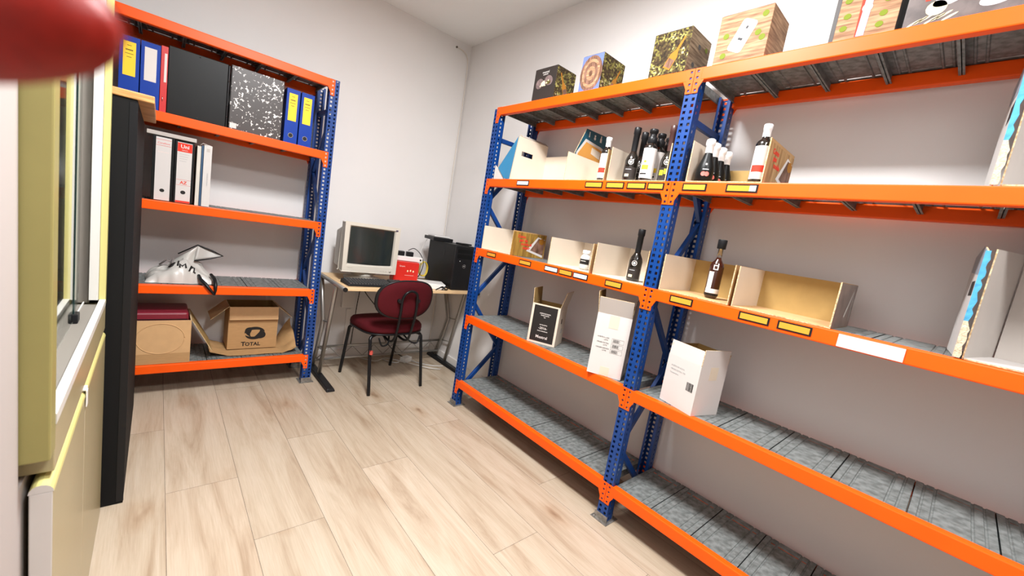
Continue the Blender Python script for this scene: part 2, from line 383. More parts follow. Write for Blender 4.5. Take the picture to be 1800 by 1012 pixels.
# ------------------------------------------------------------------ racks
UW, UD = 0.055, 0.05         # upright width / depth
PITCH = 0.025
def upright_mesh(h, face_dir):
    # local: front face in plane x=0 looking -x, width along y centred, depth to +x*UD ; holes punched
    g = G(); n = int(h / PITCH); z0 = 0.0
    ycuts = [-UW / 2, -0.0205, -0.0085, 0.0085, 0.0205, UW / 2]
    xcuts = [0.0, 0.018, 0.027, UD]
    for i in range(n):
        za = i * PITCH; zs = [za, za + 0.006, za + 0.0185, za + PITCH]
        for r in range(3):
            a, b_ = zs[r], zs[r + 1]
            if r == 1:
                for c in range(5):
                    if c in (1, 3): continue
                    g.face([(0, ycuts[c], a), (0, ycuts[c], b_), (0, ycuts[c + 1], b_), (0, ycuts[c + 1], a)], blue)
            else:
                g.face([(0, ycuts[0], a), (0, ycuts[0], b_), (0, ycuts[5], b_), (0, ycuts[5], a)], blue)
            for sy in (-1, 1):
                y = sy * UW / 2
                cols = (0, 2) if r == 1 else (None,)
                for c in cols:
                    xa, xb = (xcuts[c], xcuts[c + 1]) if c is not None else (0, UD)
                    g.face([(xa, y, a), (xb, y, a), (xb, y, b_), (xa, y, b_)], blue)
    for sy in (-1, 1):   # return lips
        g.box(UD - 0.0015, UD, min(sy * UW / 2, sy * (UW / 2 - 0.012)), max(sy * UW / 2, sy * (UW / 2 - 0.012)), 0, n * PITCH, blue)
    return g
def beam_part(parent, name, L_, z, xf, y0, y1, sgn):
    # beam box with top lip, front face at x=xf (world-like local), running y0..y1 ; sgn=-1 front, +1 rear (mirrored)
    x1 = xf - sgn * 0.032
    xa, xb = min(xf, x1), max(xf, x1)
    g = G().box(xa, xb, y0, y1, z - 0.05, z, orange)
    return g.obj(name, parent, bevel=0.004)
def connector(parent, z, xf, yc, side, sgn):
    # side=+1: plate spans yc..yc+ (towards +y) ; gusset merging with beam ; punched with four holes
    g = G(); W = 0.0265; t = 0.003; x = xf + sgn * t
    ys = [0.001, 0.009, 0.019, W]
    H = 0.098; zt = z
    for k in range(4):
        a = zt - (k + 1) * 0.0245; zz = [a, a + 0.007, a + 0.017, a + 0.0245]
        for r in range(3):
            cols = (0, 2) if r == 1 else (None,)
            for c in cols:
                ya, yb = (ys[c], ys[c + 1]) if c is not None else (ys[0], ys[3])
                g.box(min(xf, x), max(xf, x), min(yc + side * ya, yc + side * yb), max(yc + side * ya, yc + side * yb), zz[r], zz[r + 1], orange)
    # gusset
    a, b_ = yc + side * W, yc + side * (W + 0.016)
    pts = [(xf, a, z), (xf, a, z - 0.08), (xf, b_, z - 0.05), (xf, b_, z)]
    g.poly_sheet([Vector(q) for q in pts], Vector((sgn * t, 0, 0)), orange)
    return g.obj('beam_connector', parent)
def deck_mesh(dx, dy):
    # ribbed steel panel: local x 0..dx (depth), y 0..dy, top at z=0, folded sides and slotted rear edge
    g = G(); y = 0.0
    prof = [(0, -0.034), (0, 0), (0.018, 0), (0.020, -0.003), (0.024, -0.003), (0.026, 0), (dy / 2 - 0.045, 0), (dy / 2 - 0.043, -0.003), (dy / 2 - 0.039, -0.003), (dy / 2 - 0.037, 0),
            (dy / 2 + 0.037, 0), (dy / 2 + 0.039, -0.003), (dy / 2 + 0.043, -0.003), (dy / 2 + 0.045, 0), (dy - 0.026, 0), (dy - 0.024, -0.003), (dy - 0.020, -0.003), (dy - 0.018, 0), (dy, 0), (dy, -0.034)]
    def strip(xa, xb, cols=None):
        for i in range(len(prof) - 1):
            if cols is not None and i not in cols: continue
            (y0, z0), (y1, z1) = prof[i], prof[i + 1]
            g.face([(xa, y0, z0), (xb, y0, z0), (xb, y1, z1), (xa, y1, z1)], galv)
    strip(0, 0.3065)
    strip(0.3065, 0.313, cols={0, 1, 2, 3, 4, 6, 7, 8, 10, 11, 12, 14, 15, 16, 17, 18})
    strip(0.313, dx)
    # returns at bottom of the folds
    g.face([(0, 0, -0.034), (dx, 0, -0.034), (dx, 0.007, -0.034), (0, 0.007, -0.034)], galv)
    g.face([(0, dy, -0.034), (dx, dy, -0.034), (dx, dy - 0.007, -0.034), (0, dy - 0.007, -0.034)], galv)
    return g
RH = 2.04
def rack(name, label, loc, rz, posts, levels, braceflips, skip_deck=()):
    # local frame: front plane x=0 facing -x, rear at x=D ; posts = list of y centres (descending)
    D = 0.352
    t = thing(name, label, 'shelving', loc, rz)
    um = upright_mesh(RH, 1).obj('upright', t)
    weld(um); md = um.modifiers.new('solid', 'SOLIDIFY'); md.thickness = 0.0018; md.offset = -1
    ups = []
    first = True
    bp = None
    for yc in posts:
        for rear in (0, 1):
            u = um if first else um.copy()
            if not first: COL.objects.link(u); u.parent = t
            first = False
            u.location = (D if rear else 0, yc, 0.003); u.rotation_euler = (0, 0, PI if rear else 0)
            # foot plate
            if bp is None:
                g = G().box(-0.022, 0.075, -0.045, 0.045, 0, 0.003, footm); g.box(-0.006, -0.002, -0.034, 0.034, 0.003, 0.032, footm); g.box(0.05, 0.054, -0.03, 0.03, 0.003, 0.03, footm)
                g.lathe([(0.005, 0.003), (0.005, 0.009), (0, 0.009)], footm, 6, c=(-0.014, 0.03, 0)); bp = g.obj('foot_plate', t); f = bp
            else:
                f = bp.copy(); COL.objects.link(f); f.parent = t
            f.location = (D if rear else 0, yc, 0); f.rotation_euler = (0, 0, PI if rear else 0)
    for yc, nodes in zip(posts, braceflips):
        g = None
        for k, (pa, pb) in enumerate(nodes):
            a = Vector((pa[0], yc, pa[1])); b_ = Vector((pb[0], yc, pb[1])); d = (b_ - a).normalized(); q = Vector((-d.z, 0, d.x)) * 0.014
            g = G(); n = Vector((0, 0.020, 0)); off = -n / 2
            g.poly_sheet([a + q + off, a - q + off, b_ - q + off, b_ + q + off], n, blue)
            br = g.obj('brace', t, bevel=0.003)
            if k % 2 == 0:
                g = G().tube([a + Vector((0.0, -0.014, 0)), a + Vector((0.0, 0.014, 0))], 0.006, chrome, 6); g.obj('bolt', br)
    beams = {}
    dm = None; dlen = None
    for bi in range(len(posts) - 1):
        yA, yB = posts[bi] - UW / 2, posts[bi + 1] + UW / 2    # yA > yB
        n = 7; dy = (yA - yB - 0.004) / n
        for li, z in enumerate(levels):
            ya, yb = posts[bi], posts[bi + 1]
            fb = beam_part(t, 'front_beam', 0, z, -0.004, yb + 0.0275, ya - 0.0275, -1)
            connector(fb, z, -0.004, ya, -1, -1 if False else 1) if False else connector(fb, z, -0.0005, ya, -1, -1)
            connector(fb, z, -0.0005, yb, 1, -1)
            rb = beam_part(t, 'rear_beam', 0, z - 0.005, D + 0.004, yb + 0.0275, ya - 0.0275, 1)
            connector(rb, z, D + 0.0005, ya, -1, 1); connector(rb, z, D + 0.0005, yb, 1, 1)
            beams[(bi, li)] = fb
            for k in range(n):
                if (bi, li, k) in skip_deck: continue
                if dm is None or abs(dlen - dy) > 1e-4:
                    dm = deck_mesh(0.3505, dy - 0.0015).obj('deck_panel', t); dlen = dy
                    md = dm.modifiers.new('solid', 'SOLIDIFY'); md.thickness = 0.0012; md.offset = -1
                    d = dm
                else:
                    d = dm.copy(); COL.objects.link(d); d.parent = t
                d.location = (0.0045, yB + 0.002 + k * dy, z - 0.0002 - (0.0 if k % 2 else 0.0005))
    return t, beams
f, r = 0.03, 0.322
zA = [((f, 1.845), (r, 1.845)), ((r, 1.80), (f, 1.44)), ((f, 1.42), (r, 1.12)), ((r, 1.10), (f, 0.78)), ((f, 0.76), (r, 0.42)), ((r, 0.40), (f, 0.10))]
zB = [((f, 1.845), (r, 1.845)), ((f, 1.80), (r, 1.46)), ((r, 1.44), (f, 1.10)), ((f, 1.08), (r, 0.76)), ((r, 0.74), (f, 0.38)), ((f, 0.36), (r, 0.07))]
LV = [0.187, 0.657, 1.124, 1.583, 2.036]
LVL = [0.200, 0.664, 1.1215, 1.578, 2.026]
XF = -0.395
yA_, yB_, yC_ = -1.0655, -2.374, -3.6825
rackR, RB = rack('shelving_rack', 'two-bay blue and orange steel rack along the right wall with bottles and cartons', (XF, 0, 0), 0, [yA_, yB_, yC_], LV, [zA, zB, zB])
YFL = -0.398
# left rack: local y maps to world -x... rotated -90deg so its front looks to -y
XPL = -1.198
def rl(x): return x
rackL, LB = rack('shelving_rack', 'single-bay blue and orange steel rack on the back wall holding ring binders', (XPL, YFL, 0), 0, [0.0, -1.3085], LVL, [zB, zB])
# rotate so local -x (front) -> world -y and local -y -> world -x : mirror-free rotation of +90deg maps -x -> -y, -y -> +x ; so place posts the other way round
rackL.rotation_euler = (0, 0, PI / 2); rackL.location = (XPL - 1.3085, YFL, 0)

# price labels on the beams of the right rack
def price(bi, li, ya, yb, mat=yel2, zoff=-0.023, h=0.020, frame=True, tail=None):
    fb = RB[(bi, li)]; z = LV[li] + zoff; x = -0.0046
    g = G()
    if frame:
        g.box(x - 0.0015, x, yb - 0.006, ya + 0.006, z - h / 2 - 0.005, z + h / 2 + 0.005, dark)
        hold = g.obj('label_holder', fb)
    else: hold = fb
    g = G().box(x - 0.0025, x - 0.0012, yb, ya, z - h / 2, z + h / 2, mat)
    if tail: g.box(x - 0.0029, x - 0.0026, yb, yb + tail, z - h / 2, z + h / 2, whitep)
    o = g.obj('price_label', hold)
    if mat in (whitep, pink): o['label'] = 'white paper label on beam'
    return o
price(0, 3, -1.383, -1.480, whitep)
for a, b_ in ((-1.915, -2.012), (-2.045, -2.136), (-2.163, -2.250), (-2.270, -2.338)): price(0, 3, a, b_)
price(1, 3, -2.432, -2.520); price(1, 3, -2.606, -2.706, tail=0.022)
price(0, 2, -1.200, -1.282, h=.018); price(0, 2, -1.522, -1.612, h=.018)
price(0, 2, -1.735, -1.826, whitep); price(0, 2, -1.845, -1.928); price(0, 2, -1.945, -2.030, whitep); price(0, 2, -2.148, -2.232)
price(1, 2, -2.482, -2.568); price(1, 2, -2.755, -2.845); price(1, 2, -2.882, -2.970)
price(1, 2, -3.045, -3.200, pink, -0.026, 0.040, False)

# ------------------------------------------------------------------ cartons
T = 0.004
def flap(g, a, b_, out, ang, ln, mo, mi_):
    # flap hinged along a->b ; at ang 0 it stands straight up, 90 it lies horizontally outwards, 180 hangs down outside
    a, b_, out = Vector(a), Vector(b_), Vector(out).normalized()
    d = Z * math.cos(math.radians(ang)) + out * math.sin(math.radians(ang))
    n = (b_ - a).cross(d).normalized()
    # outer side is 'mo'
    side = n.dot(out * math.cos(math.radians(ang)) - Z * math.sin(math.radians(ang)))
    if side > 0: a, b_ = b_, a
    g.slab(a, b_ - a, d * ln, 0.003, mo, mi_, kedge)
def carton(name, label, loc, rz, wx, wy, h, mo, mi_, flaps, group=None, cat='box', me=None, fin=None):
    t = thing(name, label, cat, loc, rz, group)
    g = G(); hx, hy = wx / 2, wy / 2; me = me or kedge
    g.box(-hx, hx, -hy, hy, 0, T, mo, {1: mi_})
    g.box(-hx, -hx + T, -hy, hy, T, h, mi_, {5: mo, 1: me, 2: mo, 4: mo}); g.box(hx - T, hx, -hy, hy, T, h, mi_, {3: mo, 1: me, 2: mo, 4: mo})
    g.box(-hx + T, hx - T, -hy, -hy + T, T, h, mi_, {2: mo, 1: me}); g.box(-hx + T, hx - T, hy - T, hy, T, h, mi_, {4: mo, 1: me})
    body = g.obj('carton_body', t)
    for (side, ang, ln) in flaps:
        g = G()
        e = {'-x': ((-hx, -hy + .002, h), (-hx, hy - .002, h), (-1, 0, 0)), '+x': ((hx, -hy + .002, h), (hx, hy - .002, h), (1, 0, 0)), '-y': ((-hx + .002, -hy, h), (hx - .002, -hy, h), (0, -1, 0)), '+y': ((-hx + .002, hy, h), (hx - .002, hy, h), (0, 1, 0))}[side]
        flap(g, *e, ang, ln, mo, fin or mi_); g.obj('flap', t)
    return t
# --- trays on the right rack: cartons cut open to the front
def tray(label, ya, yb, z, depth, h, left=(cream, kraft), right=(kraftd, kraft), back=kraftd, bottom=kraftl, x0=None, hr=None, back_h=None, group='cut open carton trays on the rack', rdepth=None):
    x0 = XF + 0.004 if x0 is None else x0
    t = thing('carton_tray', label, 'tray', (x0, (ya + yb) / 2, z), 0, group); w = (ya - yb) / 2; hr = hr or h
    G().box(0.002, depth, -w + T, w - T, 0.0004, T, bottom, {0: kraft, 5: kedge}).obj('tray_floor', t)
    def wall(y0, y1, hf, hb, min_, mout, inner_face, dp):
        g = G(); p = [(0, y0, 0.0004), (dp, y0, 0.0004), (dp, y1, 0.0004), (0, y1, 0.0004), (0, y0, hf), (dp, y0, hb), (dp, y1, hb), (0, y1, hf)]
        g.hexa(p, mout, {inner_face: min_, 5: kedge, 1: kedge}); return g
    wall(w - T, w, h, h, left[0], left[1], 2, depth).obj('side_panel', t)
    wall(-w, -w + T, hr, hr, right[0], right[1], 4, rdepth or depth).obj('side_panel', t)
    G().box(depth - T, depth, -w + T, w - T, T, back_h or h, back, {1: kedge, 3: kraft}).obj('back_panel', t)
    return t
z3, z4, z5 = LV[2] + 0.0004, LV[3] + 0.0004, LV[4] + 0.0004
def wood_face(t, w, dp, h, mats, letters):
    # printed outside of the right-hand panel (looks to -y)
    y = -w - 0.0006
    g = G(); g.box(0.0, dp, y, -w - 0.0001, 0.001, h - 0.001, mats)
    # plate-like white shape with dark picture
    yy = y - 0.0004
    g.face([(dp * .44, yy, h * .26), (dp * .97, yy, h * .04), (dp * .97, yy, h * .82), (dp * .74, yy, h * .90)], whitep)
    yy -= .0004; g.face([(dp * .56, yy, h * .30), (dp * .97, yy, h * .14), (dp * .97, yy, h * .80), (dp * .77, yy, h * .84)], barkp); yy -= .0003
    g.ell((dp * .88, yy, h * .72), X, Z, dp * .09, h * .13, amber, 16)
    g.obj('printed_face', t)
    for i, s_ in enumerate(letters):
        text('lettering', s_, redp, t, (dp * (.14 + .06 * i), y - 0.0006, h * (.82 - .15 * i)), X, Z, 0.026, align='LEFT', bold=0.0008).location = (0, 0, 0)
t1 = tray('cream lined low tray with printed wood-picture end, farthest left on the middle shelf', -1.112, -1.413, z3, 0.29, 0.155, right=(cream, kraft), back=cream, bottom=cream)
wood_face(t1, 0.1505, 0.285, 0.150, woodv, ['Como', 'pan de', 'molde el', 'mejor'])
tray('cream lined low tray on the middle shelf holding the small white jar', -1.735, -2.030, z3, 0.29, 0.150, right=(cream, kraft), back=cream, bottom=cream)
tray('cream lined low tray just left of the centre post on the middle shelf', -2.050, -2.338, z3, 0.29, 0.158, right=(cream, kraft), back=cream, bottom=cream)
tray('low tray right of centre post on middle shelf, clear-necked bottle standing in it', -2.412, -2.700, z3, 0.29, 0.155, back=kraftd)
tR = tray('empty brown low tray with worn printed side, right end of the middle shelf row', -2.712, -3.018, z3, 0.27, 0.153, back=kraftd)
G().box(0.0, 0.27, -0.1537, -0.1531, 0.002, 0.151, M('worn_brown_print', (0.20, 0.14, 0.11), 0.3, col2=(0.09, 0.06, 0.045), scale=14)).obj('printed_face', tR)
g = G(); y = -0.1542
g.face([(0.14, y, 0.04), (0.16, y, 0.035), (0.22, y, 0.12), (0.24, y, 0.03), (0.25, y, 0.02), (0.225, y, 0.14)], greyc); g.obj('faded_mark', tR)
tray('low cream tray on the upper shelf beside the single bottle with a red splash label', -1.745, -2.010, z4, 0.29, 0.150, right=(cream, kraft), back=cream, bottom=cream)
tray('low cream tray on the upper shelf crowded with dark oil bottles', -2.028, -2.338, z4, 0.29, 0.160, right=(cream, kraft), back=cream, bottom=cream)
tB = tray('low tray on the upper shelf right of the centre post with a printed wood-picture end', -2.428, -2.715, z4, 0.28, 0.165, back=kraftd, bottom=kraftl, hr=0.16, back_h=0.105)
wood_face(tB, 0.1435, 0.28, 0.150, woodx, ['Como', 'pan', 'molde'])

# --- tall cut carton with the blue fold and carry hole (upper shelf, far end)
t = thing('cut_carton', 'tall white-lined carton with blue folded corner and carry hole, far end of upper shelf', 'box', (XF, -1.29, z4))
g = G()
ow, dp, hh = 0.0, 0.288, 0.268
# left wall with hole, plane y=0 (local)
hx0, hx1, hz0, hz1 = 0.07, 0.165, 0.158, 0.186
def wallq(g, x0, x1, z0, z1): g.box(x0, x1, 0, T, z0, z1, kraft, {2: cream, 4: tealc})
wallq(g, 0.035, dp, 0.0005, hz0); wallq(g, 0.035, hx0, hz0, hz1); wallq(g, hx1, dp, hz0, hz1); wallq(g, 0.035, dp, hz1, hh)
g.hexa([(0.004, 0, .0005), (0.035, 0, .0005), (0.035, T, .0005), (0.004, T, .0005), (0.03, 0, hh), (0.035, 0, hh), (0.035, T, hh), (0.03, T, hh)], kraft, {2: cream, 4: tealc})
g.obj('side_panel', t)
g = G(); g.poly_sheet([(0.004, 0.004, 0.0005), (0.004, 0.06, 0.006), (0.004, 0.13, 0.07), (0.03, 0.006, hh)], Vector((0.003, 0, 0)), tealc, kraft, whitec); g.obj('folded_panel', t)
g = G(); g.poly_sheet([(0.010, 0.063, 0.001), (0.010, 0.17, 0.001), (0.010, 0.17, 0.09), (0.010, 0.13, 0.065)], Vector((0.003, 0, 0)), whitec, whitec, kedge); g.obj('folded_panel', t)
G().box(dp - T, dp, -0.42, 0, 0.0005, 0.2, kraft, {5: cream, 1: kedge}).obj('back_panel', t)
G().box(0.03, dp, -0.418, -0.002, 0.0005, T, cream).obj('carton_floor', t)
g = G(); flap(g, (0.06, 0.004, hh), (dp, 0.004, hh), (0, 1, 0), 55, 0.03, greyc, greyc); g.obj('flap', t)
# teal end (outside faces camera), standing on the far side of the next tray
g = G(); yq = -0.428; n = Vector((0, 0.004, 0))
P_ = [(0.085, yq, 0.001), (0.345, yq, 0.001), (0.345, yq, 0.315), (0.150, yq, 0.312), (0.085, yq, 0.165)]
g.poly_sheet(P_, n, tealdk, kraft, kedge); e = g.obj('printed_panel', t)
yq2 = yq - 0.0008
g = G()
g.poly_sheet([(0.095, yq2, 0.002), (0.34, yq2, 0.002), (0.34, yq2, 0.235), (0.295, yq2, 0.245), (0.155, yq2, 0.258), (0.095, yq2, 0.172)], Vector((0, 0.0006, 0)), whitec); g.poly_sheet([(0.107, yq2 - .0007, 0.002), (0.336, yq2 - .0007, 0.002), (0.336, yq2 - .0007, 0.222), (0.28, yq2 - .0007, 0.232), (0.162, yq2 - .0007, 0.243), (0.107, yq2 - .0007, 0.168)], Vector((0, 0.0005, 0)), orangec)
g.poly_sheet([(0.215, yq2 - .0014, 0.19), (0.30, yq2 - .0014, 0.175), (0.30, yq2 - .0014, 0.215), (0.218, yq2 - .0014, 0.225)], Vector((0, 0.0005, 0)), cream)
g.obj('handle_cutout', e)
g = G()
for (cx, kind) in ((0.180, 0), (0.230, 1), (0.285, 2)):
    z_ = 0.286
    if kind == 0: g.box(cx - .004, cx + .003, yq2 - .0004, yq2, z_ - .013, z_ + .016, whitep)
    if kind == 1:
        g.ell((cx, yq2 - .0002, z_ + .006), X, Z, 0.007, 0.006, whitep); g.ell((cx, yq2 - .0002, z_ - .008), X, Z, 0.009, 0.008, whitep)
    if kind == 2: g.box(cx - .008, cx + .008, yq2 - .0004, yq2, z_ - .016, z_ + .006, whitep); g.box(cx - .004, cx + .004, yq2 - .0004, yq2, z_ + .006, z_ + .02, whitep)
g.obj('printed_icons', e)

# --- the two tall torn cartons at the right edge
def torn_carton(label, y0, z, h):
    t = thing('torn_carton', label, 'box', (XF + 0.006, y0, z), 0)
    rnd = random.Random(3)
    # outer sheet
    g = G(); g.poly_sheet([(0, 0, 0.001), (0.27, 0.020, 0.001), (0.27, 0.020, h * .93), (0.10, 0.0074, h), (0, 0, h * .93)], Vector((0.0008, -0.003, 0)), whitec, greyc, kedge)
    o = g.obj('outer_panel', t)
    g = G(); 
    def P3(s_, z_): return (s_ * 0.27, s_ * 0.020 + 0.0006, z_)
    g.face([P3(.25, h * .55), P3(.55, h * .55), P3(.52, h * .68), P3(.25, h * .68)][::1], blackc); g.obj('carry_hole', o)
    g = G(); g.face([P3(.02, h * .72), P3(.9, h * .78), P3(.9, h * .93), P3(.38, h * .998), P3(.02, h * .92)], M('grey_blue_print', (0.28, 0.31, 0.36), 0.5)); g.obj('printed_patch', o)
    # torn edge: wavy strip, blue above, cream corrugation below
    g = G(); n = 26; prev = None
    for i in range(n + 1):
        zz = 0.003 + (h * .93 - 0.003) * i / n
        wv = 0.0065 + 0.002 * math.sin(i * 1.9) + rnd.uniform(-.0015, .0015) + (0.004 if i < n * .3 else 0)
        cur = [(-0.004 + rnd.uniform(-.001, .001), 0.004, zz), (-0.004, -wv, zz), (0.004, -wv, zz), (0.004, 0.004, zz)]
        if prev:
            m_ = M_blueedge if i > n * .36 else kedge2
            for a in range(4):
                b_ = (a + 1) % 4; g.face([prev[a], prev[b_], cur[b_], cur[a]], m_)
        prev = cur
    g.obj('torn_edge', t)
    g = G(); g.poly_sheet([(0.006, -0.017, 0.001), (0.27, -0.075, 0.001), (0.27, -0.075, h), (0.006, -0.017, h * .95)], Vector((0, 0.003, 0)), greyc, greyc, kedge); g.obj('inner_panel', t)
    G().box(0.265, 0.27, -0.30, -0.078, 0.001, h, greyc, {1: kedge}).obj('back_panel', t)
    G().box(0.0, 0.264, -0.30, -0.018, 0.001, 0.005, whitec, {5: kedge}).obj('carton_floor', t)
    g = G(); flap(g, (0.266, -0.30, h), (0.266, -0.09, h), (-1, 0, 0), 72, 0.11, greyc, greyc); g.obj('flap', t)
    return t
M_blueedge = M('sky_blue_print', (0.07, 0.36, 0.62), 0.35, var=0.25, scale=40)
kedge2 = M('torn_cream_flutes', (0.72, 0.60, 0.42), 0.8, var=0.4, scale=200, bump=0.8, bscale=300)
torn_carton('tall torn white carton with blue edge at the right end of the middle shelf', -3.292, z3, 0.315)
torn_carton('tall torn carton with blue edge at the right end of the upper shelf', -3.262, z4, 0.355)

# --- photo-printed gift boxes on top
printw = M('print_white', (0.50, 0.47, 0.48), 0.7)
printw.node_tree.nodes['Principled BSDF'].inputs['Specular IOR Level'].default_value = 0.1
def giftbox(label, y0, y1, depth, h, x0, front, side, deco):
    t = thing('gift_box', label, 'box', (x0, (y0 + y1) / 2, z5), 0, 'photo-printed boxes on top of the rack')
    w = abs(y0 - y1) / 2
    G().box(0, depth, -w, w, 0.0005, h, darkbr, {5: front, 2: side, 1: darkbr}).obj('box_body', t, bevel=0.0015)
    G().box(0.004, depth - 0.004, -w + .004, w - .004, h + .0003, h + .003, dark).obj('lid', t, bevel=0.001)
    deco(t, w, depth, h)
    return t
def strip_pic(g, o, u, v, pts, m):
    o, u, v = Vector(o), Vector(u), Vector(v); g.face([o + u * a + v * b_ for a, b_ in pts], m)
def bottle_pic(g, o, u, v, s_, m1=amber):
    strip_pic(g, o, u, v, [(-.012 * s_, 0), (.012 * s_, 0), (.012 * s_, .035 * s_), (.004 * s_, .05 * s_), (.0025 * s_, .085 * s_), (-.0025 * s_, .085 * s_), (-.004 * s_, .05 * s_), (-.012 * s_, .035 * s_)], m1)
    strip_pic(g, Vector(o) - Vector(u).cross(Vector(v)) * -0.0002, u, v, [(-.01 * s_, .004 * s_), (.01 * s_, .004 * s_), (.01 * s_, .026 * s_), (-.01 * s_, .026 * s_)], barkp)
FU, FV = -Y, Z     # front face (looks -x): right is -y
SU = X             # side face (looks -y): right is +x
def dA(t, w, d, h):
    g = G(); e = -0.0006
    g.ell((e, w * .45, h * .52), FU, FV, .03, .028, skinp, 18, .5); g.ell((e, -w * .35, h * .58), FU, FV, .034, .026, skinp, 18, -.4)
    g.ell((e - .0003, 0.01, h * .5), FU, FV, .018, .014, creamp, 9); g.ell((e - .0003, -0.03, h * .52), FU, FV, .02, .012, olivep, 9)
    for k in range(6): g.ell((e - .0005, .03 - k * .012, h * .44 + (k % 3) * .012), FU, FV, .006, .004, creamp, 8)
    g.obj('picture', t)
    text('lettering', 'mestral', whitep, t, (e, 0.0, h * .86), FU, FV, 0.018); text('lettering', 'cambrils', whitep, t, (e, 0.0, h * .79), FU, FV, 0.012)
    g = G(); u = (SU * .8 - Z * .6); bottle_pic(g, (d * .62, -w - .0006, h * .2), Vector((.85, 0, .5)), Vector((-.5, 0, .85)), 1.5); g.obj('picture', t)
giftbox('black photo box with two cupped hands, farthest left on top of the rack', -1.375, -1.553, .155, .175, XF + .006, darkbr, olivep, dA)
def dB(t, w, d, h):
    g = G(); e = -0.0006
    for k, (ru, m_) in enumerate(((.070, barkp), (.056, woodpr), (.044, barkp), (.028, woodpr), (.012, barkp))):
        g.face([(e - k * .0002, -ru * math.cos(a) * 1.0, max(.004, h * .48 + ru * 1.25 * math.sin(a))) for a in [2 * PI * i / 22 for i in range(22)]], m_)
    g.obj('picture', t)
    g = G(); bottle_pic(g, (d * .52, -w - .0006, h * .12), Vector((.9, 0, -.4)), Vector((.4, 0, .9)), 1.5); g.obj('picture', t)
giftbox('photo box with round bark picture on lavender, second from the left on top', -1.735, -1.870, .18, .175, XF + .006, lav, olivep, dB)
def dC(t, w, d, h):
    g = G(); bottle_pic(g, (-.0006, w * .05, h * .14), (FU * .88 - Z * .47), (FU * .47 + Z * .88), 1.6); g.obj('picture', t)
    g = G(); 
    for i, (a, b_) in enumerate(((.3, .25), (.7, .3), (.45, .7), (.8, .75))): g.ell((d * a, -w - .0006, h * b_), X, Z, .012, .010, [darkbr, greenp][i % 2], 14)
    g.face([(d * .25, -w - .0007, h * .66), (d * .8, -w - .0007, h * .6), (d * .5, -w - .0007, h * .64)], darkbr)
    g.obj('picture', t)
giftbox('photo box of olives and tilted oil bottle above the centre post', -2.150, -2.322, .175, .180, XF + .002, olivep, woodgr, dC)
def dD(t, w, d, h):
    g = G(); e = -.0006; R_ = lambda a, b_: (e, -a, h * .5 + b_)
    c, s_ = math.cos(-.42), math.sin(-.42)
    def rr(wd, ht, off, m_, rad=.012, o2=(0, 0)):
        pts = []
        for sx, sy, a0 in ((1, 1, 0), (-1, 1, PI / 2), (-1, -1, PI), (1, -1, 3 * PI / 2)):
            for k in range(4):
                a = a0 + k * PI / 6; pts.append((o2[0] + sx * (wd - rad) + rad * math.cos(a), o2[1] + sy * (ht - rad) + rad * math.sin(a)))
        g.face([(e - off, -(x * c - y * s_), h * .5 + x * s_ + y * c) for x, y in pts], m_)
    rr(.029, .058, .0002, greyc); rr(.027, .056, .0004, printw); rr(.022, .006, .0006, greyw_p, .002, (0, -.036)); rr(.009, .004, .0006, blackc, .002, (0, -.012)); rr(.004, .005, .0006, blackc, .002, (0, .03))
    for (a, b_) in ((.068, .062), (-.06, .01), (.072, -.02), (-.058, -.062), (.055, .0)):
        g.ell((e - .0003, -a, h * .5 + b_), FU, FV, .011, .011, greenp, 14)
    g.obj('picture', t)
greyw_p = M('grey_print', (0.35, 0.35, 0.36), 0.5)
giftbox('photo box showing a white tin on pale planks, just right of the centre post', -2.436, -2.622, .165, .180, XF + .001, woodpr, woodpr, dD)
def dE(t, w, d, h):
    g = G(); e = -.0006
    g.face([(e, w, .002), (e, w - .012, .002), (e, w - .012, h - .002), (e, w, h - .002)], darkbr)
    g.face([(e, w * .18, .004), (e, w * .02, .004), (e, -w * .1, h - .002), (e, w * .2, h - .002)], redp)
    g.face([(e - .0003, w * .14, .004), (e - .0003, -w * .1, .004), (e - .0003, -w * .22, h - .002), (e - .0003, w * .02, h - .002)], lilac)
    g.ell((e - .0006, -w * .02, h * .36), FU, FV, .013, .013, printw, 18); g.ell((e - .0008, -w * .02, h * .36), FU, FV, .010, .010, lilac, 18)
    for (a, b_) in ((.6, .15), (.55, .3), (.62, .5), (-.55, .25), (-.6, .42), (-.5, .12)): g.ell((e - .0004, w * a, h * b_), FU, FV, .010, .009, greenp, 12)
    g.obj('picture', t)
giftbox('large photo box with tilted lilac and red tube, right of the white tin box', -2.812, -2.975, .20, .24, XF + .004, woodpr, darkbr, dE)
def dF(t, w, d, h):
    g = G(); e = -.0006
    g.ell((e, w * .48, h * .26), FU, FV, .035, .016, printw, 20, .3); g.ell((e, w * .62, h * .18), FU, FV, .022, .020, creamp, 14)
    g.ell((e, -w * .08, h * .16), FU, FV, .036, .018, printw, 20, .2); g.ell((e, -w * .02, h * .30), FU, FV, .040, .010, redp, 16, .2)
    g.face([(e, w * .78, h * .28), (e, w * .72, h * .28), (e, w * .70, h * .42), (e, w * .76, h * .42)], redp)
    g.face([(e, -w * .45, .004), (e, -w + .004, .004), (e, -w + .004, h * .9), (e, -w * .5, h * .9)], woodpr)
    g.ell((e - .0004, -w * .7, h * .14), FU, FV, .014, .010, creamp, 12)
    for k in range(7): g.ell((e - .0003, w * (.85 - .07 * k), h * .05 + .004 * (k % 3)), FU, FV, .018, .003, creamp, 8, .5)
    g.obj('picture', t)
giftbox('large dark photo box with white dishes at the top right edge of the rack', -2.990, -3.330, .20, .24, XF + .010, M('grey_photo_print', (0.13, 0.105, 0.10), 0.4, var=0.5, scale=20), darkbr, dF)

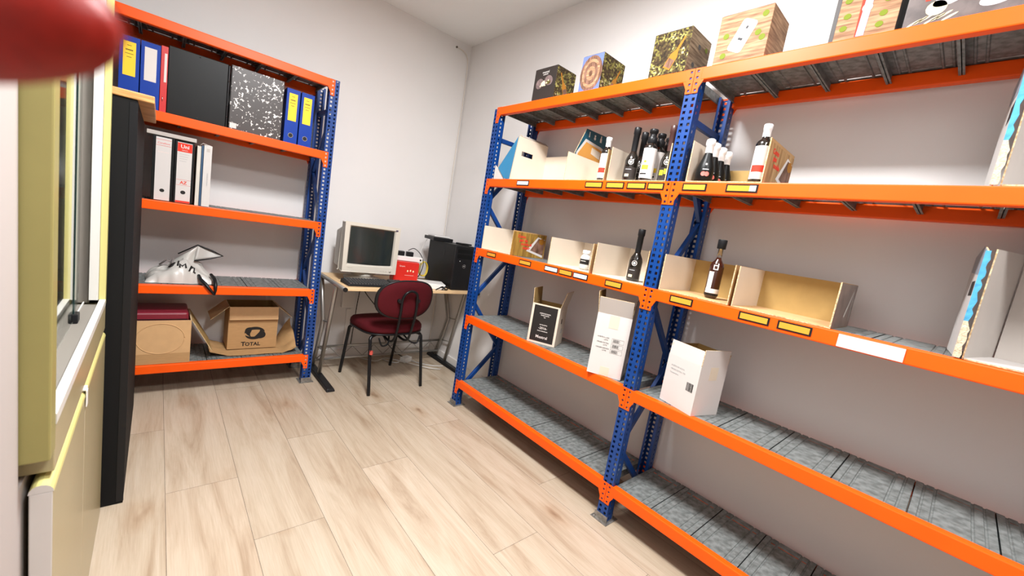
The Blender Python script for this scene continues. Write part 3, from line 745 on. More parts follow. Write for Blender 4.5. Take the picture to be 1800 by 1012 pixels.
# --- boxes on the lower shelf
z2 = LV[1] + 0.0006
def place2(pA, pB):   # front-left and front-right corner -> (centre of front edge, angle)
    a, b_ = Vector(pA), Vector(pB); return a, b_, (b_ - a)
def cart2(name, label, A, B, depth, h, z, mo, mi_, flaps, **k):
    A, B = Vector((*A, 0)), Vector((*B, 0)); d = B - A; w = d.length; u = d.normalized(); n = Vector((-u.y, u.x, 0))  # n = into the shelf
    c = A + d / 2 + n * depth / 2
    rz = math.atan2(u.y, u.x)
    return carton(name, label, (c.x, c.y, z), rz, w, depth, h, mo, mi_, flaps, **k), w
# local frame: x along the front edge (left->right), front looks to -y
b1, w1 = cart2('wine_carton', 'cream carton with black printed front, flaps open, far one on the lower shelf', (-.371, -1.660), (-.296, -1.812), .150, .230, z2, cream, kraftd, [('-x', 5, .085), ('+x', 14, .095)])
g = G(); g.box(-w1 / 2 + .014, w1 / 2 - .014, -.0758, -.0751, .012, .222, blackc); g.obj('printed_front', b1)
for zz, s_, tx in ((.178, .0085, 'ACEITE DE OLIVA'), (.167, .0075, 'VIRGEN EXTRA'), (.156, .007, 'OLI'), (.112, .008, 'CATALUNYA'), (.093, .020, '-2016-'), (.076, .0085, 'www.mestral.com'), (.040, .024, 'Mestral')):
    text('lettering', tx, whitep, b1, (0, -.0761, zz), X, Z, s_, bold=.0002)
g = G().face([(w1 / 2 + .0006, -.02, .13), (w1 / 2 + .0006, .0, .13), (w1 / 2 + .0006, .0, .16), (w1 / 2 + .0006, -.02, .16)], blackc)
g.face([(w1 / 2 + .0006, -.0, .07), (w1 / 2 + .0006, .03, .07), (w1 / 2 + .0006, .03, .10), (w1 / 2 + .0006, -.0, .10)], greyc); g.obj('side_print', b1)
b2, w2 = cart2('tall_carton', 'tall white carton with open flaps and barcodes, left of centre post, lower shelf', (-.418, -2.150), (-.348, -2.297), .165, .300, z2, whitec, kraftd, [('-y', 22, .085), ('-x', 8, .10), ('+x', 2, .08), ('+y', 60, .06)])
tapem = M('brown_tape', (0.66, 0.58, 0.46), 0.35)
G().box(-.02, .025, -.0832, -.0826, .235, .298, tapem).obj('packing_tape', b2); G().box(-.022, .022, -.0832, -.0826, .002, .045, tapem).obj('packing_tape', b2)
def barcode(g, x0, x1, y, z0, z1, seed):
    rn = random.Random(seed); x = x0
    while x < x1:
        wd = rn.uniform(.0006, .0018); g.box(x, min(x + wd, x1), y - .0003, y, z0, z1, blackc); x += wd + rn.uniform(.0007, .0018)
for k, zz in enumerate((.178, .152, .126)):
    g = G(); barcode(g, .014, .042, -.0829, zz - .006, zz + .008, k); 
    for (a, b_, c, d) in ((.008, .064, .0105, .0112), (.008, .064, -.0092, -.0085), (.008, .0087, -.0092, .0112), (.0633, .064, -.0092, .0112), (.045, .0456, -.0092, .0112)): g.box(a, b_, -.0829, -.0826, zz + c, zz + d, blackc)
    g.obj('barcode_stamp', b2)
    text('lettering', ['ACEITE 6 x 500', 'VIRGEN EXTRA', 'ORIGEN ESPAÑA'][k], blackc, b2, (-.062, -.0829, zz + .008), X, Z, .0085, align='LEFT'); text('lettering', 'LOTE', blackc, b2, (-.02, -.0829, zz - .003), X, Z, .008)
b3, w3 = cart2('white_carton', 'squat white carton turned on the lower shelf right of the centre post', (-.344, -2.500), (-.392, -2.662), .152, .208, z2, whitec, kraftd, [('-y', -3, .062), ('+x', 2, .068), ('-x', -8, .05), ('+y', 10, .05)])
g = G(); barcode(g, .035, .068, -.0764, .09, .125, 5); g.obj('barcode_stamp', b3)
for k, (tx, zz) in enumerate((('ACEITE DE OLIVA', .165), ('VIRGEN EXTRA 750', .15), ('Cooperativa', .135))): text('lettering', tx, greyw_p, b3, (-.06, -.0764, zz), X, Z, .009, align='LEFT')
g = G().box(w3 / 2 + .0002, w3 / 2 + .0007, -.02, .025, .15, .205, tapem); g.obj('packing_tape', b3)
g = G().box(-w3 / 2 + .006, -w3 / 2 + .02, -.0766, -.0761, -.0, .001, tapem)
# round dark ring leaning behind the centre post
t = thing('bottle_ring', 'dark ring hanging off the back of the centre post above the lower shelf', 'ring', (-.335, -2.335, z2 + .155))
G().tube([(0, .0, 0) for _ in range(0)] or [(.045 * math.cos(a), 0.0, .06 * math.sin(a)) for a in [2 * PI * i / 20 for i in range(20)]], .004, dark, 8, closed=True).obj('loop', t)

# ------------------------------------------------------------------ bottles and jar
def bottle(kind, label, loc, rz=0, group=None):
    t = thing('bottle', label, 'bottle', loc, rz, group)
    if kind == 'slim':     # white capsule, square-shouldered slim bottle, white wrap label with red splash
        rb, h = .0275, .21
        g = G().lathe([(0, .001), (rb - .003, .001), (rb, .004), (rb, .142), (rb - .004, .152), (.013, .162), (.0115, .168), (.0115, .178), (0, .178)], bottleg); g.obj('glass_body', t)
        G().lathe([(.0132, .168), (.0138, .195), (.015, .196), (.015, .212), (.013, .214), (0, .214)], silverc).obj('capsule', t)
        g = G().lathe([(rb + .0005, .012), (rb + .0005, .132)], whitep, 18, a0=PI * .72, a1=PI * 1.72); l = g.obj('bottle_label', t)
        G().lathe([(rb + .0009, .038), (rb + .0009, .062)], redp, 10, a0=PI * .80, a1=PI * 1.3).obj('red_splash', l)
    if kind == 'oil':      # same, black capsule, white label with a yellow mark
        rb = .030
        G().lathe([(0, .001), (rb - .003, .001), (rb, .004), (rb, .150), (rb - .004, .160), (.015, .172), (.013, .180), (0, .180)], bottleg).obj('glass_body', t)
        G().lathe([(.0185, .170), (.021, .178), (.021, .196), (.015, .202), (.015, .214), (.019, .216), (.019, .230), (.017, .232), (0, .232)], dark).obj('cap', t)
        g = G().lathe([(rb + .0005, .012), (rb + .0005, .145)], whitep, 18, a0=PI * .80, a1=PI * 1.62); l = g.obj('bottle_label', t)
        g = G().lathe([(rb + .0009, .050), (rb + .0009, .070)], yel, 8, a0=PI * .90, a1=PI * 1.22); g.lathe([(rb + .0009, .080), (rb + .0009, .090)], yel2, 8, a0=PI * .98, a1=PI * 1.10)
        g.lathe([(rb + .0009, .028), (rb + .0009, .034)], blackc, 8, a0=PI * .86, a1=PI * 1.18); g.obj('printed_marks', l)
    if kind in ('tall', 'flower'):
        rb = .031; cm = dark if kind == 'tall' else rust
        G().lathe([(0, .001), (rb - .004, .001), (rb, .004), (rb, .095), (rb - .004, .110), (.017, .128), (.0125, .140), (0, .140)], bottleg).obj('glass_body', t)
        G().lathe([(.0135, .136), (.0145, .215), (.0165, .217), (.0165, .245), (.015, .247), (0, .247)], cm).obj('capsule', t)
        g = G(); a = PI * 1.12
        for r_, m_ in ((.0125, whitep), (.0095, bottleg), (.006, whitep)):
            pts = []
            for i in range(16):
                q = 2 * PI * i / 16; aa = a + r_ * math.cos(q) / rb; rr_ = rb + .0006 + (.0125 - r_) * .05; pts.append((rr_ * math.cos(aa), rr_ * math.sin(aa), .085 + r_ * math.sin(q)))
            g.face(pts, m_)
        g.obj('round_seal', t)
        g = G().lathe([(rb + .0005, .012), (rb + .0005, .062)], darkbr, 14, a0=PI * .8, a1=PI * 1.5); l = g.obj('bottle_label', t)
        g = G()
        if kind == 'tall':
            g.lathe([(rb + .0009, .018), (rb + .0009, .030)], creamp, 6, a0=PI * .92, a1=PI * 1.12); g.lathe([(rb + .0009, .050), (rb + .0009, .053)], greyw_p, 6, a0=PI * .92, a1=PI * 1.2)
        else:
            m_ = M('lemon_print', (0.75, 0.78, 0.02), 0.5)
            g.lathe([(rb + .0009, .028), (rb + .0009, .050)], m_, 6, a0=PI * .86, a1=PI * 1.05); g.lathe([(rb + .0009, .034), (rb + .0009, .056)], m_, 6, a0=PI * 1.08, a1=PI * 1.26)
        g.obj('printed_marks', l)
    if kind == 'sparkling':
        rb = .033
        G().lathe([(0, .001), (rb - .004, .001), (rb, .005), (rb, .048), (rb - .003, .066), (rb - .012, .092), (.016, .112), (.0135, .122), (0, .122)], darkg).obj('glass_body', t)
        G().lathe([(.0148, .116), (.0150, .146), (.0185, .149), (.0185, .160), (.0165, .170), (.010, .174), (0, .175)], silverc).obj('capsule', t)
        g = G(); 
        for da, zz, m_, rw in ((-.18, .030, redp, .009), (.22, .030, redp, .009), (0, .068, whitep, .004)):
            a = PI * 1.15 + da; rz_ = rb + .0008 - (0 if zz < .05 else .002)
            pts = [((rz_) * math.cos(a + rw * math.cos(q) / rb), (rz_) * math.sin(a + rw * math.cos(q) / rb), zz + rw * math.sin(q)) for q in [2 * PI * i / 14 for i in range(14)]]
            g.face(pts, M('coral_print', (0.80, 0.16, 0.13), 0.5) if m_ is redp else m_)
        g.obj('printed_marks', t)
        G().lathe([(rb + .0004, .046), (rb - .0002, .050)], greyw_p, 6, a0=PI * 1.04, a1=PI * 1.27).obj('printed_line', t)
    if kind == 'clear':
        rb = .027
        G().lathe([(0, .006), (rb - .008, .001), (rb - .003, .006), (rb, .014), (rb, .130), (rb - .004, .145), (.012, .160), (.009, .170), (0, .170)], oilg).obj('glass_body', t)
        G().lathe([(.0092, .170), (.0088, .210), (.0088, .215), (.0068, .215), (.0068, .1705)], jarglass).obj('clear_neck', t)
        G().lathe([(.0145, .205), (.0165, .207), (.0175, .240), (.0165, .243), (0, .243)], dark).obj('stopper', t)
        g = G().lathe([(rb + .0005, .022), (rb + .0005, .040)], whitep, 18, a0=PI * .8, a1=PI * 1.75); g.lathe([(rb + .0005, .040), (rb + .0005, .110)], whitep, 6, a0=PI * .82, a1=PI * 1.06); g.lathe([(rb + .0006, .118), (rb + .0006, .138)], whitep, 8, a0=PI * .98, a1=PI * 1.2); g.lathe([(rb + .0009, .122), (rb + .0009, .134)], oilg, 8, a0=PI * 1.03, a1=PI * 1.15); g.obj('bottle_label', t)
        G().lathe([(rb - .003, .0075), (rb + .0004, .014), (rb + .0004, .020)], dark, 18).obj('foil_base', t)
    return t
gb = 'dark oil and vinegar bottles on the upper shelf'
zb = z4 + T + .0006
bottle('slim', 'slim dark bottle with white cap and red splash label, farthest left on the upper shelf', (-.345, -1.965, z4 + T + .001), 0, gb)
bottle('tall', 'tall black-necked bottle with round seal, front left in the crowded tray', (-.352, -2.125, zb), .1, gb)
bottle('tall', 'tall black-necked bottle half hidden behind the front one', (-.275, -2.118, zb), .1, gb)
bottle('oil', 'bottle with black cap and white yellow-marked label, front of the crowded tray', (-.352, -2.212, zb), 0, gb)
bottle('oil', 'second white-labelled bottle standing behind the front one', (-.280, -2.212, zb), 0, gb)
bottle('oil', 'third white-labelled bottle, deepest in the crowded tray', (-.205, -2.212, zb), 0, gb)
bottle('flower', 'bronze-necked bottle with lemon yellow flower label beside the centre post', (-.330, -2.296, zb), 0, gb)
gs = 'sparkling bottles with white capsules beside the centre post'
s0 = bottle('sparkling', 'front bottle of the four black ones with white capsules and red cherries', (-.352, -2.482, zb), 0, gs)
for k, lb in enumerate(('second in the row of four white-capsuled black bottles', 'third in the row of four white-capsuled black bottles', 'rearmost in the row of four white-capsuled black bottles')):
    dup(s0, (-.352 + .067 * (k + 1), -2.476 + .002 * k, zb), 0, lb, gs)
bottle('slim', 'slim bottle with white cap and red splash label standing right of the centre post', (-.350, -2.680, zb), 0, gb)
bottle('tall', 'tall black bottle with round seal on the middle shelf left of the centre post', (-.300, -2.222, z3 + T + .001), 0)
bottle('clear', 'dark red vinegar bottle with clear neck and black stopper on the middle shelf', (-.285, -2.588, z3 + T + .001), 0)
t = thing('spice_jar', 'small clear jar with white lid and black label on the middle shelf', 'jar', (-.275, -1.900, z3 + T + .001))
G().lathe([(0, .0005), (.022, .0005), (.026, .003), (.027, .02), (.027, .062), (.024, .072), (.018, .080), (.018, .084), (0, .084)], M('whitish_glass_jar', (0.74, 0.72, 0.68), 0.12, coat=.5)).obj('glass_body', t)
G().lathe([(.0195, .084), (.021, .086), (.021, .102), (.019, .104), (0, .104)], white).obj('lid', t)
G().lathe([(.0275, .028), (.0275, .056)], blackc, 16, a0=PI * .72, a1=PI * 1.5).obj('jar_label', t)
G().lathe([(.0279, .044), (.0279, .047)], whitep, 8, a0=PI * .9, a1=PI * 1.25).obj('lettering', t)

# ------------------------------------------------------------------ left rack: binders and files
zl4, zl3, zl2, zl1 = LVL[3] + .0004, LVL[2] + .0004, LVL[1] + .0004, LVL[0] + .0004
def binder(label, x, y, z, w, h, d, board, lab, ring=True, group=None, rot=0, lab_h=(.42, .92), lab_pad=.014):
    t = thing('ring_binder', label, 'binder', (x, y, z), rot, group)
    g = G().box(-w / 2, w / 2, 0, .0025, .0005, h, board); g.box(-w / 2, -w / 2 + .0025, .0025, d, .0005, h, board); g.box(w / 2 - .0025, w / 2, .0025, d, .0005, h, board); g.obj('cover', t, bevel=.001)
    G().box(-w / 2 + .012, w / 2 - .004, .03, d - .01, .006, h - .014, book).obj('paper_block', t)
    if lab: l = G().box(-w / 2 + lab_pad, w / 2 - lab_pad, -.0008, -.0001, h * lab_h[0], h * lab_h[1], lab).obj('spine_label', t)
    if ring:
        o = (0, -.0010, h * .15); g = G().ell(o, X, Z, .0145, .0145, chrome, 24); g.ell((0, -.0014, h * .15), X, Z, .0115, .0115, blackc, 24); g.obj('finger_ring', t)
    return t
gbb = 'blue ring binders on the top storage shelf'
yb_ = YFL + .022
B = []
for x, lab, lb in ((-2.148, yel, 'blue ring binder with yellow label, farthest left beside the window'), (-2.070, whitep, 'blue ring binder with a plain white label'), (-1.421, yel, 'blue ring binder with yellow label next to the marbled box'), (-1.340, yel, 'blue ring binder with yellow label at the right end of the shelf')):
    t = binder(lb, x, yb_, zl4, .074, .318, .28, bluebd, lab, True, gbb); B.append(t)
    if lab is yel:
        g = G()
        for k, (a, b_) in enumerate(((.86, .4), (.80, .7), (.79, .7), (.74, .8), (.69, .45))): g.box(-.018 * b_ - .002, .018 * b_, -.0012, -.0009, .318 * a, .318 * a + .0022, blackc)
        g.obj('printed_lines', t)
binder('thin red ring binder between a blue binder and the black file', -2.0175, yb_ + .004, zl4, .027, .325, .28, redb, None, False)
t = bpy.data.objects[-1] if False else None
g = G()
rb_ = [o for o in COL.objects if o.get('label', '').startswith('thin red')][0]
G().box(.000, .010, -.0008, -.0001, .15, .29, whitep).obj('spine_label', rb_)
G().tube([(-.002, -.001, .055), (-.002, -.004, .062), (-.002, -.004, .07), (-.002, -.001, .076)], .0015, chrome, 6).obj('clip', rb_)
# black storage file shown broadside, marbled file beside it
t = thing('box_file', 'large black file standing broadside on the top storage shelf', 'file', (-1.875, yb_ + .006, zl4))
g = G().box(-.128, .126, 0, .07, .0005, .338, darkg); g.obj('file_body', t, bevel=.003)
G().box(.127, .134, .002, .068, .001, .335, dark).obj('file_edge', t, bevel=.002)
g = G()
for (a, b_) in ((.0, .325), (.0, .012), (.130, .06), (.130, .12), (.130, .25)): g.lathe([(.003, 0), (.002, .002), (0, .002)], chrome, 8, c=(a, -.001, b_))
g.obj('rivets', t)
t = thing('box_file', 'black and white marbled file standing right of the black one', 'file', (-1.601, yb_ + .006, zl4))
G().box(-.132, .128, 0, .07, .0005, .345, marble, {3: darkg}).obj('file_body', t, bevel=.002)
G().box(-.134, -.1325, .0, .07, .001, .344, dark).obj('cloth_spine', t)
G().box(-.128, -.096, -.001, -.0002, .008, .036, whitep).obj('sticker', t)
# level 3
gw = 'black ring binders with white spines on the third shelf'
t = binder('black ring binder with plain white spine at the left of the third shelf', -2.005, YFL + .020, zl3, .088, .335, .28, darkg, whitec, False, gw, 0, (.01, .985), .0125)
G().ell((0, -.0012, .055), X, Z, .010, .009, blackc, 20).obj('finger_hole', t)
text('lettering', 'Canalbox', redp, t, (0, -.001, .300), X, Z, .013); text('lettering', 'Archivador', pink, t, (0, -.001, .255), X, Z, .010)
G().box(-.03, .03, -.0011, -.0009, .287, .2885, redp).obj('printed_line', t); 
G().box(-.03, .03, -.0011, -.0009, .317, .3185, redp).obj('printed_line', t); 
t = binder('black ring binder with red-headed white spine second on the third shelf', -1.918, YFL + .020, zl3, .082, .330, .28, darkg, whitec, False, gw, 0, (.01, .985), .0095)
G().box(-.031, .031, -.0012, -.0009, .276, .322, redp).obj('spine_header', t); G().box(-.031, .031, -.0012, -.0009, .004, .014, redp).obj('spine_footer', t)
G().ell((0, -.0012, .060), X, Z, .011, .010, blackc, 20).obj('finger_hole', t)
text('lettering', 'Uni', whitep, t, (0, -.0014, .303), X, Z, .026, bold=.0006); text('lettering', 'sistem', whitep, t, (0, -.0014, .285), X, Z, .010); text('lettering', 'AZ', redp, t, (0, -.0011, .112), X, Z, .022, bold=.0006)
for zz in (.127, .098): G().box(-.031, .031, -.0011, -.0009, zz, zz + .0012, redp).obj('printed_line', t)
for k in range(4): G().box(-.022, .020 - .004 * k, -.0011, -.0009, .262 - .012 * k, .2635 - .012 * k, greyw_p).obj('printed_line', t)
# slanted white folders lying on top of them
t = thing('flat_folder', 'silver-white folder lying flat across the two black binders', 'folder', (-1.955, YFL + .02, zl3 + .3365))
g = G().box(-.12, .085, .0, .22, .0005, .022, greyc, {5: darkg, 1: darkg}); g.obj('folder_body', t, bevel=.003)
# book-like white files
t = thing('manual', 'thick white manual with a navy cover standing at the end of the third shelf', 'book', (-1.838, YFL + .004, zl3))
g = G().box(.0, .036, -.012, .22, .0005, .335, whitec); g.obj('cover', t, bevel=.001)
G().box(-.010, -.0005, -.004, .22, .0005, .330, navy).obj('navy_board', t, bevel=.001)
G().box(-.028, -.0105, .004, .21, .0005, .325, book).obj('page_block', t)
text('lettering', 'MANUAL DE USUARIO', greyw_p, t, (.020, -.0125, .15), -Z, X, .007)
g = G().box(.012, .026, -.0126, -.0122, .30, .318, greyc); g.obj('printed_logo', t)
G().tube([(-.02, .0, .327), (-.005, -.01, .342), (.01, -.005, .338), (.03, .0, .336), (.037, .01, .322)], .0012, white, 6).obj('plastic_strap', t)

# level 2: crumpled carrier bag
t = thing('carrier_bag', 'crumpled white plastic carrier bag with black edging on the second shelf', 'bag', (-1.90, -.24, zl2 + .001))
def bag(u, v):
    a = (u - .5) * 2; b_ = (v - .5) * 2
    x = a * .155; y = b_ * .115
    env = max(0, 1 - a * a) ** .5 * max(0, 1 - b_ * b_) ** .45
    ridge = .075 + .045 * math.exp(-((a - .15) / .5) ** 2)
    nz = noise.noise(Vector((x * 16 + 3, y * 16, 1.7))) * .035 + noise.ridged_multi_fractal(Vector((x * 20, y * 22, 3.0)), 1.0, 2.0, 3, 1.0, 2.0) * .009
    x += noise.noise(Vector((a * 3, b_ * 3, 7))) * .02 * (1 if abs(a) < .99 else .6); y += noise.noise(Vector((a * 3, b_ * 3, 17))) * .015
    return (x, y, max(.001, env * (ridge + nz)))
g = G().grid(bag, 44, 34, bagw); o = g.obj('bag_body', t)
# raised flap with black edge (upper right)
g = G()
def wing(u, v):
    p0, p1, p2, p3 = Vector((-.09, .02, .06)), Vector((.07, .0, .215)), Vector((.195, -.01, .165)), Vector((.06, -.03, .10))
    q = (p0 * (1 - u) + p1 * u) * (1 - v) + ((p0 * .6 + p3 * .4) * (1 - u) + p3 * u) * v
    return q + Vector((0, -.02 * math.sin(u * PI) + .012 * math.sin(6 * u + 3 * v), .006 * math.sin(9 * v + 4 * u)))
g.grid(wing, 14, 8, bagw)
def wing2(u, v):
    a, b_, c = Vector((.07, .0, .215)), Vector((.195, -.01, .160)), Vector((.055, -.03, .125))
    q = (a * (1 - u) + b_ * u) * (1 - v) + (c * (1 - u) + b_ * u) * v
    return q + Vector((0, .012 * math.sin(u * PI), 0))
g.grid(wing2, 10, 6, M('translucent_grey_film', (0.42, 0.40, 0.37), 0.4)); w_ = g.obj('raised_fold', t)
md = w_.modifiers.new('solid', 'SOLIDIFY'); md.thickness = .001
G().tube([(-.02, .005, .155), (.07, -.002, .217), (.14, -.004, .19), (.195, -.012, .162), (.13, -.025, .142), (.055, -.032, .125)], .004, dark, 6).obj('black_edging', w_)
G().tube([(-.10, -.0, .085), (-.07, -.01, .120), (-.055, -.02, .108), (-.04, -.01, .125), (-.045, -.035, .10)], .005, M('grey_fold', (0.22, 0.19, 0.18), .6), 6).obj('grey_fold', w_)
for pth in ([(.075, -.095, .05), (.085, -.125, .03), (.105, -.168, .012), (.14, -.176, -.035), (.148, -.176, -.05)], [(.135, -.08, .055), (.150, -.12, .035), (.152, -.170, .012), (.154, -.176, -.02), (.150, -.176, -.05)]):
    G().tube(pth, [.009, .010, .010, .007, .004], dark, 8).obj('handle', t)
# lettering wrapped on the bag front: short dark strokes following the surface
g = G()
def onbag(x, y): 
    p = bag(x / .31 + .5, y / .23 + .5); return Vector(p)
def stroke(pts, r=.0042):
    P = [onbag(a, b_) + Vector((0, -.003, .003)) for a, b_ in pts]; g.tube(P, r, blackc, 6)
for ox, oy, s_, kind in ((-.045, -.045, 1.0, 'S'), (-.018, -.068, .8, 'i'), (.000, -.078, .85, 'm'), (.030, -.088, .8, 'p'), (.055, -.090, .8, 'l')):
    L_ = {'S': [(.012, .012), (.004, .018), (-.008, .012), (-.002, .002), (.008, -.006), (.002, -.016), (-.010, -.012)], 'i': [(0, .012), (.002, -.012)], 'm': [(-.010, -.010), (-.008, .008), (0, -.002), (.008, .008), (.010, -.010)], 'p': [(-.004, -.012), (-.002, .012), (.008, .006), (-.002, 0)], 'l': [(0, .012), (.001, -.010), (.010, -.010)]}[kind]
    stroke([(ox + a * s_ * 1.2, oy + b_ * s_ * 1.1) for a, b_ in L_])
g.obj('printed_letters', t)

# level 1: cartons
t = carton('brown_carton', 'plain brown carton with an embossed ring on its front, left on the bottom shelf', (-2.010, YFL + .008 + .14, zl1 + .001), 0, .326, .28, .256, kraftl, kraftd, [('+x', 152, .22)])
g = G()
for (cx, cz, ru, rv, a0, a1) in ((.03, .150, .105, .088, 0, 2 * PI), (-.165, .15, .055, .09, -1.2, 1.2)):
    pts = [(cx + ru * math.cos(a0 + (a1 - a0) * i / 40), -.1405, cz + rv * math.sin(a0 + (a1 - a0) * i / 40)) for i in range(41)]
    pts = [p for p in pts if p[0] > -.16]
    g.tube(pts, .0022, kraftl, 6)
g.obj('embossed_ring', t)
G().box(-.163, .163, -.1412, -.1403, .002, .062, kraft).obj('lower_band', t)
t = thing('red_case', 'dark red case sticking out of the brown carton on the bottom shelf', 'case', (-2.010, -.25, zl1 + .007))
G().box(-.155, .150, -.12, .12, 0, .292, M('dark_red_vinyl', (0.20, 0.01, 0.025), 0.4)).obj('case_body', t, bevel=.012)
G().box(-.15, .145, -.122, -.1205, .25, .254, dark).obj('case_seam', t)
t = carton('logo_carton', 'brown carton with black swirl logo and TOTAL lettering, flaps open, bottom shelf', (-1.508, -.245 + .125, zl1 + .010), 0, .282, .21, .286, kraft, kraftd, [('-y', 168, .085), ('-x', 132, .125), ('+x', 132, .115)], fin=kraftl)
text('lettering', 'T', blackc, t, (-.053, -.1056, .031), X, Z, .040, bold=.0012).scale = (1, 1, 1); text('lettering', 'OTAL', blackc, t, (-.043, -.1056, .029), X, Z, .034, bold=.0010, align='LEFT')
g = G(); cx, cz = .010, .105
def crescent(g, a0, a1, ru, rv, wd, rot, m_, y):
    n = 22; po, pi_ = [], []
    for i in range(n + 1):
        s_ = i / n; a = a0 + (a1 - a0) * s_; k = wd * math.sin(PI * s_)
        for lst, q in ((po, 1 + k * .5), (pi_, 1 - k)):
            x, z_ = ru * q * math.cos(a), rv * q * math.sin(a); lst.append((cx + x * math.cos(rot) - z_ * math.sin(rot), y, cz + x * math.sin(rot) + z_ * math.cos(rot)))
    for i in range(n): g.face([po[i], po[i + 1], pi_[i + 1], pi_[i]], m_)
crescent(g, .2, 3.2, .058, .038, .35, 0, blackc, -.1058); crescent(g, 3.3, 6.0, .056, .036, .35, .1, blackc, -.1060); crescent(g, 1.9, 4.6, .050, .032, .5, -.5, blackc, -.1062); crescent(g, -1.1, 1.2, .050, .034, .6, -.3, blackc, -.1064); crescent(g, 3.6, 6.4, .040, .026, .45, .7, blackc, -.1066)
g.obj('swirl_logo', t)
# crumpled kraft paper under it
t = thing('packing_paper', 'crumpled brown packing paper spread under the logo carton', 'paper', (-1.50, -.21, zl1 + .001))
def pap(u, v):
    x = -.245 + .49 * u; y = -.125 + .27 * v
    hgt = .0022 + abs(noise.noise(Vector((x * 9, y * 9, 2)))) * .004
    wr = max(0, (x - .155) / .09); wl = max(0, (-x - .155) / .09)
    hgt += wr * (.035 + .16 * v * v + .03 * noise.noise(Vector((x * 14, y * 14, 5)))) + wl * (.03 + .015 * noise.noise(Vector((x * 20, y * 20, 9))))
    hgt = min(hgt, .0075) if abs(x + .008) < .148 else hgt
    return (x + .012 * noise.noise(Vector((x * 7, y * 9, 4))), y + .012 * noise.noise(Vector((x * 8, 3, 1))), hgt)
o = G().grid(pap, 48, 24, kraft).obj('paper_sheet', t); 

# ------------------------------------------------------------------ desk
DX0, DX1, DY0, DY1 = -1.105, -.02, -.668, -.10
t = thing('computer_desk', 'maple-topped computer desk with grey tubular legs in the corner', 'desk', ((DX0 + DX1) / 2, (DY0 + DY1) / 2, 0)); cxd, cyd = (DX0 + DX1) / 2, (DY0 + DY1) / 2
def W(x, y, z): return (x - cxd, y - cyd, z)
G().box(DX0 + .022 - cxd, DX1 - .022 - cxd, DY0 - cyd, DY1 - cyd, .716, .738, maple).obj('desktop', t, bevel=.003)
for sx, xx in ((-1, DX0 + .010), (1, DX1 - .010)):
    ed = G().tube([W(xx, DY0 - .012, .726), W(xx, DY1, .726)], .0135, greymet, 12).obj('side_rail', t)
    G().tube([W(xx, DY0 - .020, .726), W(xx, DY0 - .0125, .726)], .015, dark, 12).obj('end_cap', ed)
    G().tube([W(xx, -.335, .030), W(xx, -.50, .69), W(xx, -.505, .716)], .014, greymet, 12).obj('leg', t)
    G().tube([W(xx, -.165, .030), W(xx, -.24, .20), W(xx, -.31, .42), W(xx, -.235, .58), W(xx, -.185, .716)], .013, greymet, 12).obj('leg', t)
    G().tube([W(xx, -.135, .030), W(xx, -.21, .20), W(xx, -.275, .42), W(xx, -.20, .58), W(xx, -.15, .716)], .007, greymet, 8).obj('leg', t)
    for z_, ya, yb in ((.20, -.24, -.378), (.42, -.31, -.43)): G().tube([W(xx, ya, z_), W(xx, yb, z_ + .02)], .006, greymet, 8).obj('leg_tie', t)
    g = G(); P_ = []
    g.hexa([W(xx - .03, -.62, 0.001), W(xx + .03, -.62, 0.001), W(xx + .03, -.06, 0.001), W(xx - .03, -.06, 0.001), W(xx - .022, -.61, .022), W(xx + .022, -.61, .022), W(xx + .022, -.07, .034), W(xx - .022, -.07, .034)], dark)
    g.obj('foot', t, bevel=.005)
for z_ in (.185, .085): G().tube([W(DX0 + .01, -.205, z_), W(DX1 - .01, -.205, z_)], .009, greymet, 10).obj('cross_rail', t)
n = 12; pts = [W(DX0 + .02 + (DX1 - DX0 - .04) * i / n, -.205, .178 if i % 2 else .092) for i in range(n + 1)]
G().tube(pts, .004, greymet, 6).obj('lattice', t)
ZD = .7385
# CRT monitor
t = thing('crt_monitor', 'beige CRT monitor with dark curved screen on the desk', 'monitor', (-.848, -.395, ZD), 0)
hw, z0_, z1_ = .198, .068, .412
g = G()
yf = -.030
sw0, sw1, sz0, sz1 = -.160, .162, .125, .384
# bezel ring
def quadring(g, o, i, y0, y1, m):
    O = [(o[0], y0, o[2]), (o[1], y0, o[2]), (o[1], y0, o[3]), (o[0], y0, o[3])]; I = [(i[0], y1, i[2]), (i[1], y1, i[2]), (i[1], y1, i[3]), (i[0], y1, i[3])]
    for k in range(4): j = (k + 1) % 4; g.face([O[k], O[j], I[j], I[k]], m)
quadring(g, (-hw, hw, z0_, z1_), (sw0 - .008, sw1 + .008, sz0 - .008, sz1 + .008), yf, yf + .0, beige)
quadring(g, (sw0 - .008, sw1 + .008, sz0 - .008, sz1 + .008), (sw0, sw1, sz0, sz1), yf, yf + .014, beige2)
# outer sides
quadring(g, (-hw, hw, z0_, z1_), (-hw + .004, hw - .004, z0_ + .004, z1_ - .004), yf, yf + .085, beige)
O = (-hw + .004, hw - .004, z0_ + .004, z1_ - .004); I = (-.165, .165, .085, .375)
def ringat(g, a, ya, b_, yb, m):
    A = [(a[0], ya, a[2]), (a[1], ya, a[2]), (a[1], ya, a[3]), (a[0], ya, a[3])]; Bq = [(b_[0], yb, b_[2]), (b_[1], yb, b_[2]), (b_[1], yb, b_[3]), (b_[0], yb, b_[3])]
    for k in range(4): j = (k + 1) % 4; g.face([A[j], A[k], Bq[k], Bq[j]], m)
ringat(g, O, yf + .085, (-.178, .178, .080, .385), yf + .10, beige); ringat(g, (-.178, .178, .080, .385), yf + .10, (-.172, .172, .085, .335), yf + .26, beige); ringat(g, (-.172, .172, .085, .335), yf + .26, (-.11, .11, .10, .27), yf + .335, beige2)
g.face([(-.11, yf + .335, .10), (.11, yf + .335, .10), (.11, yf + .335, .27), (-.11, yf + .335, .27)], beige2)
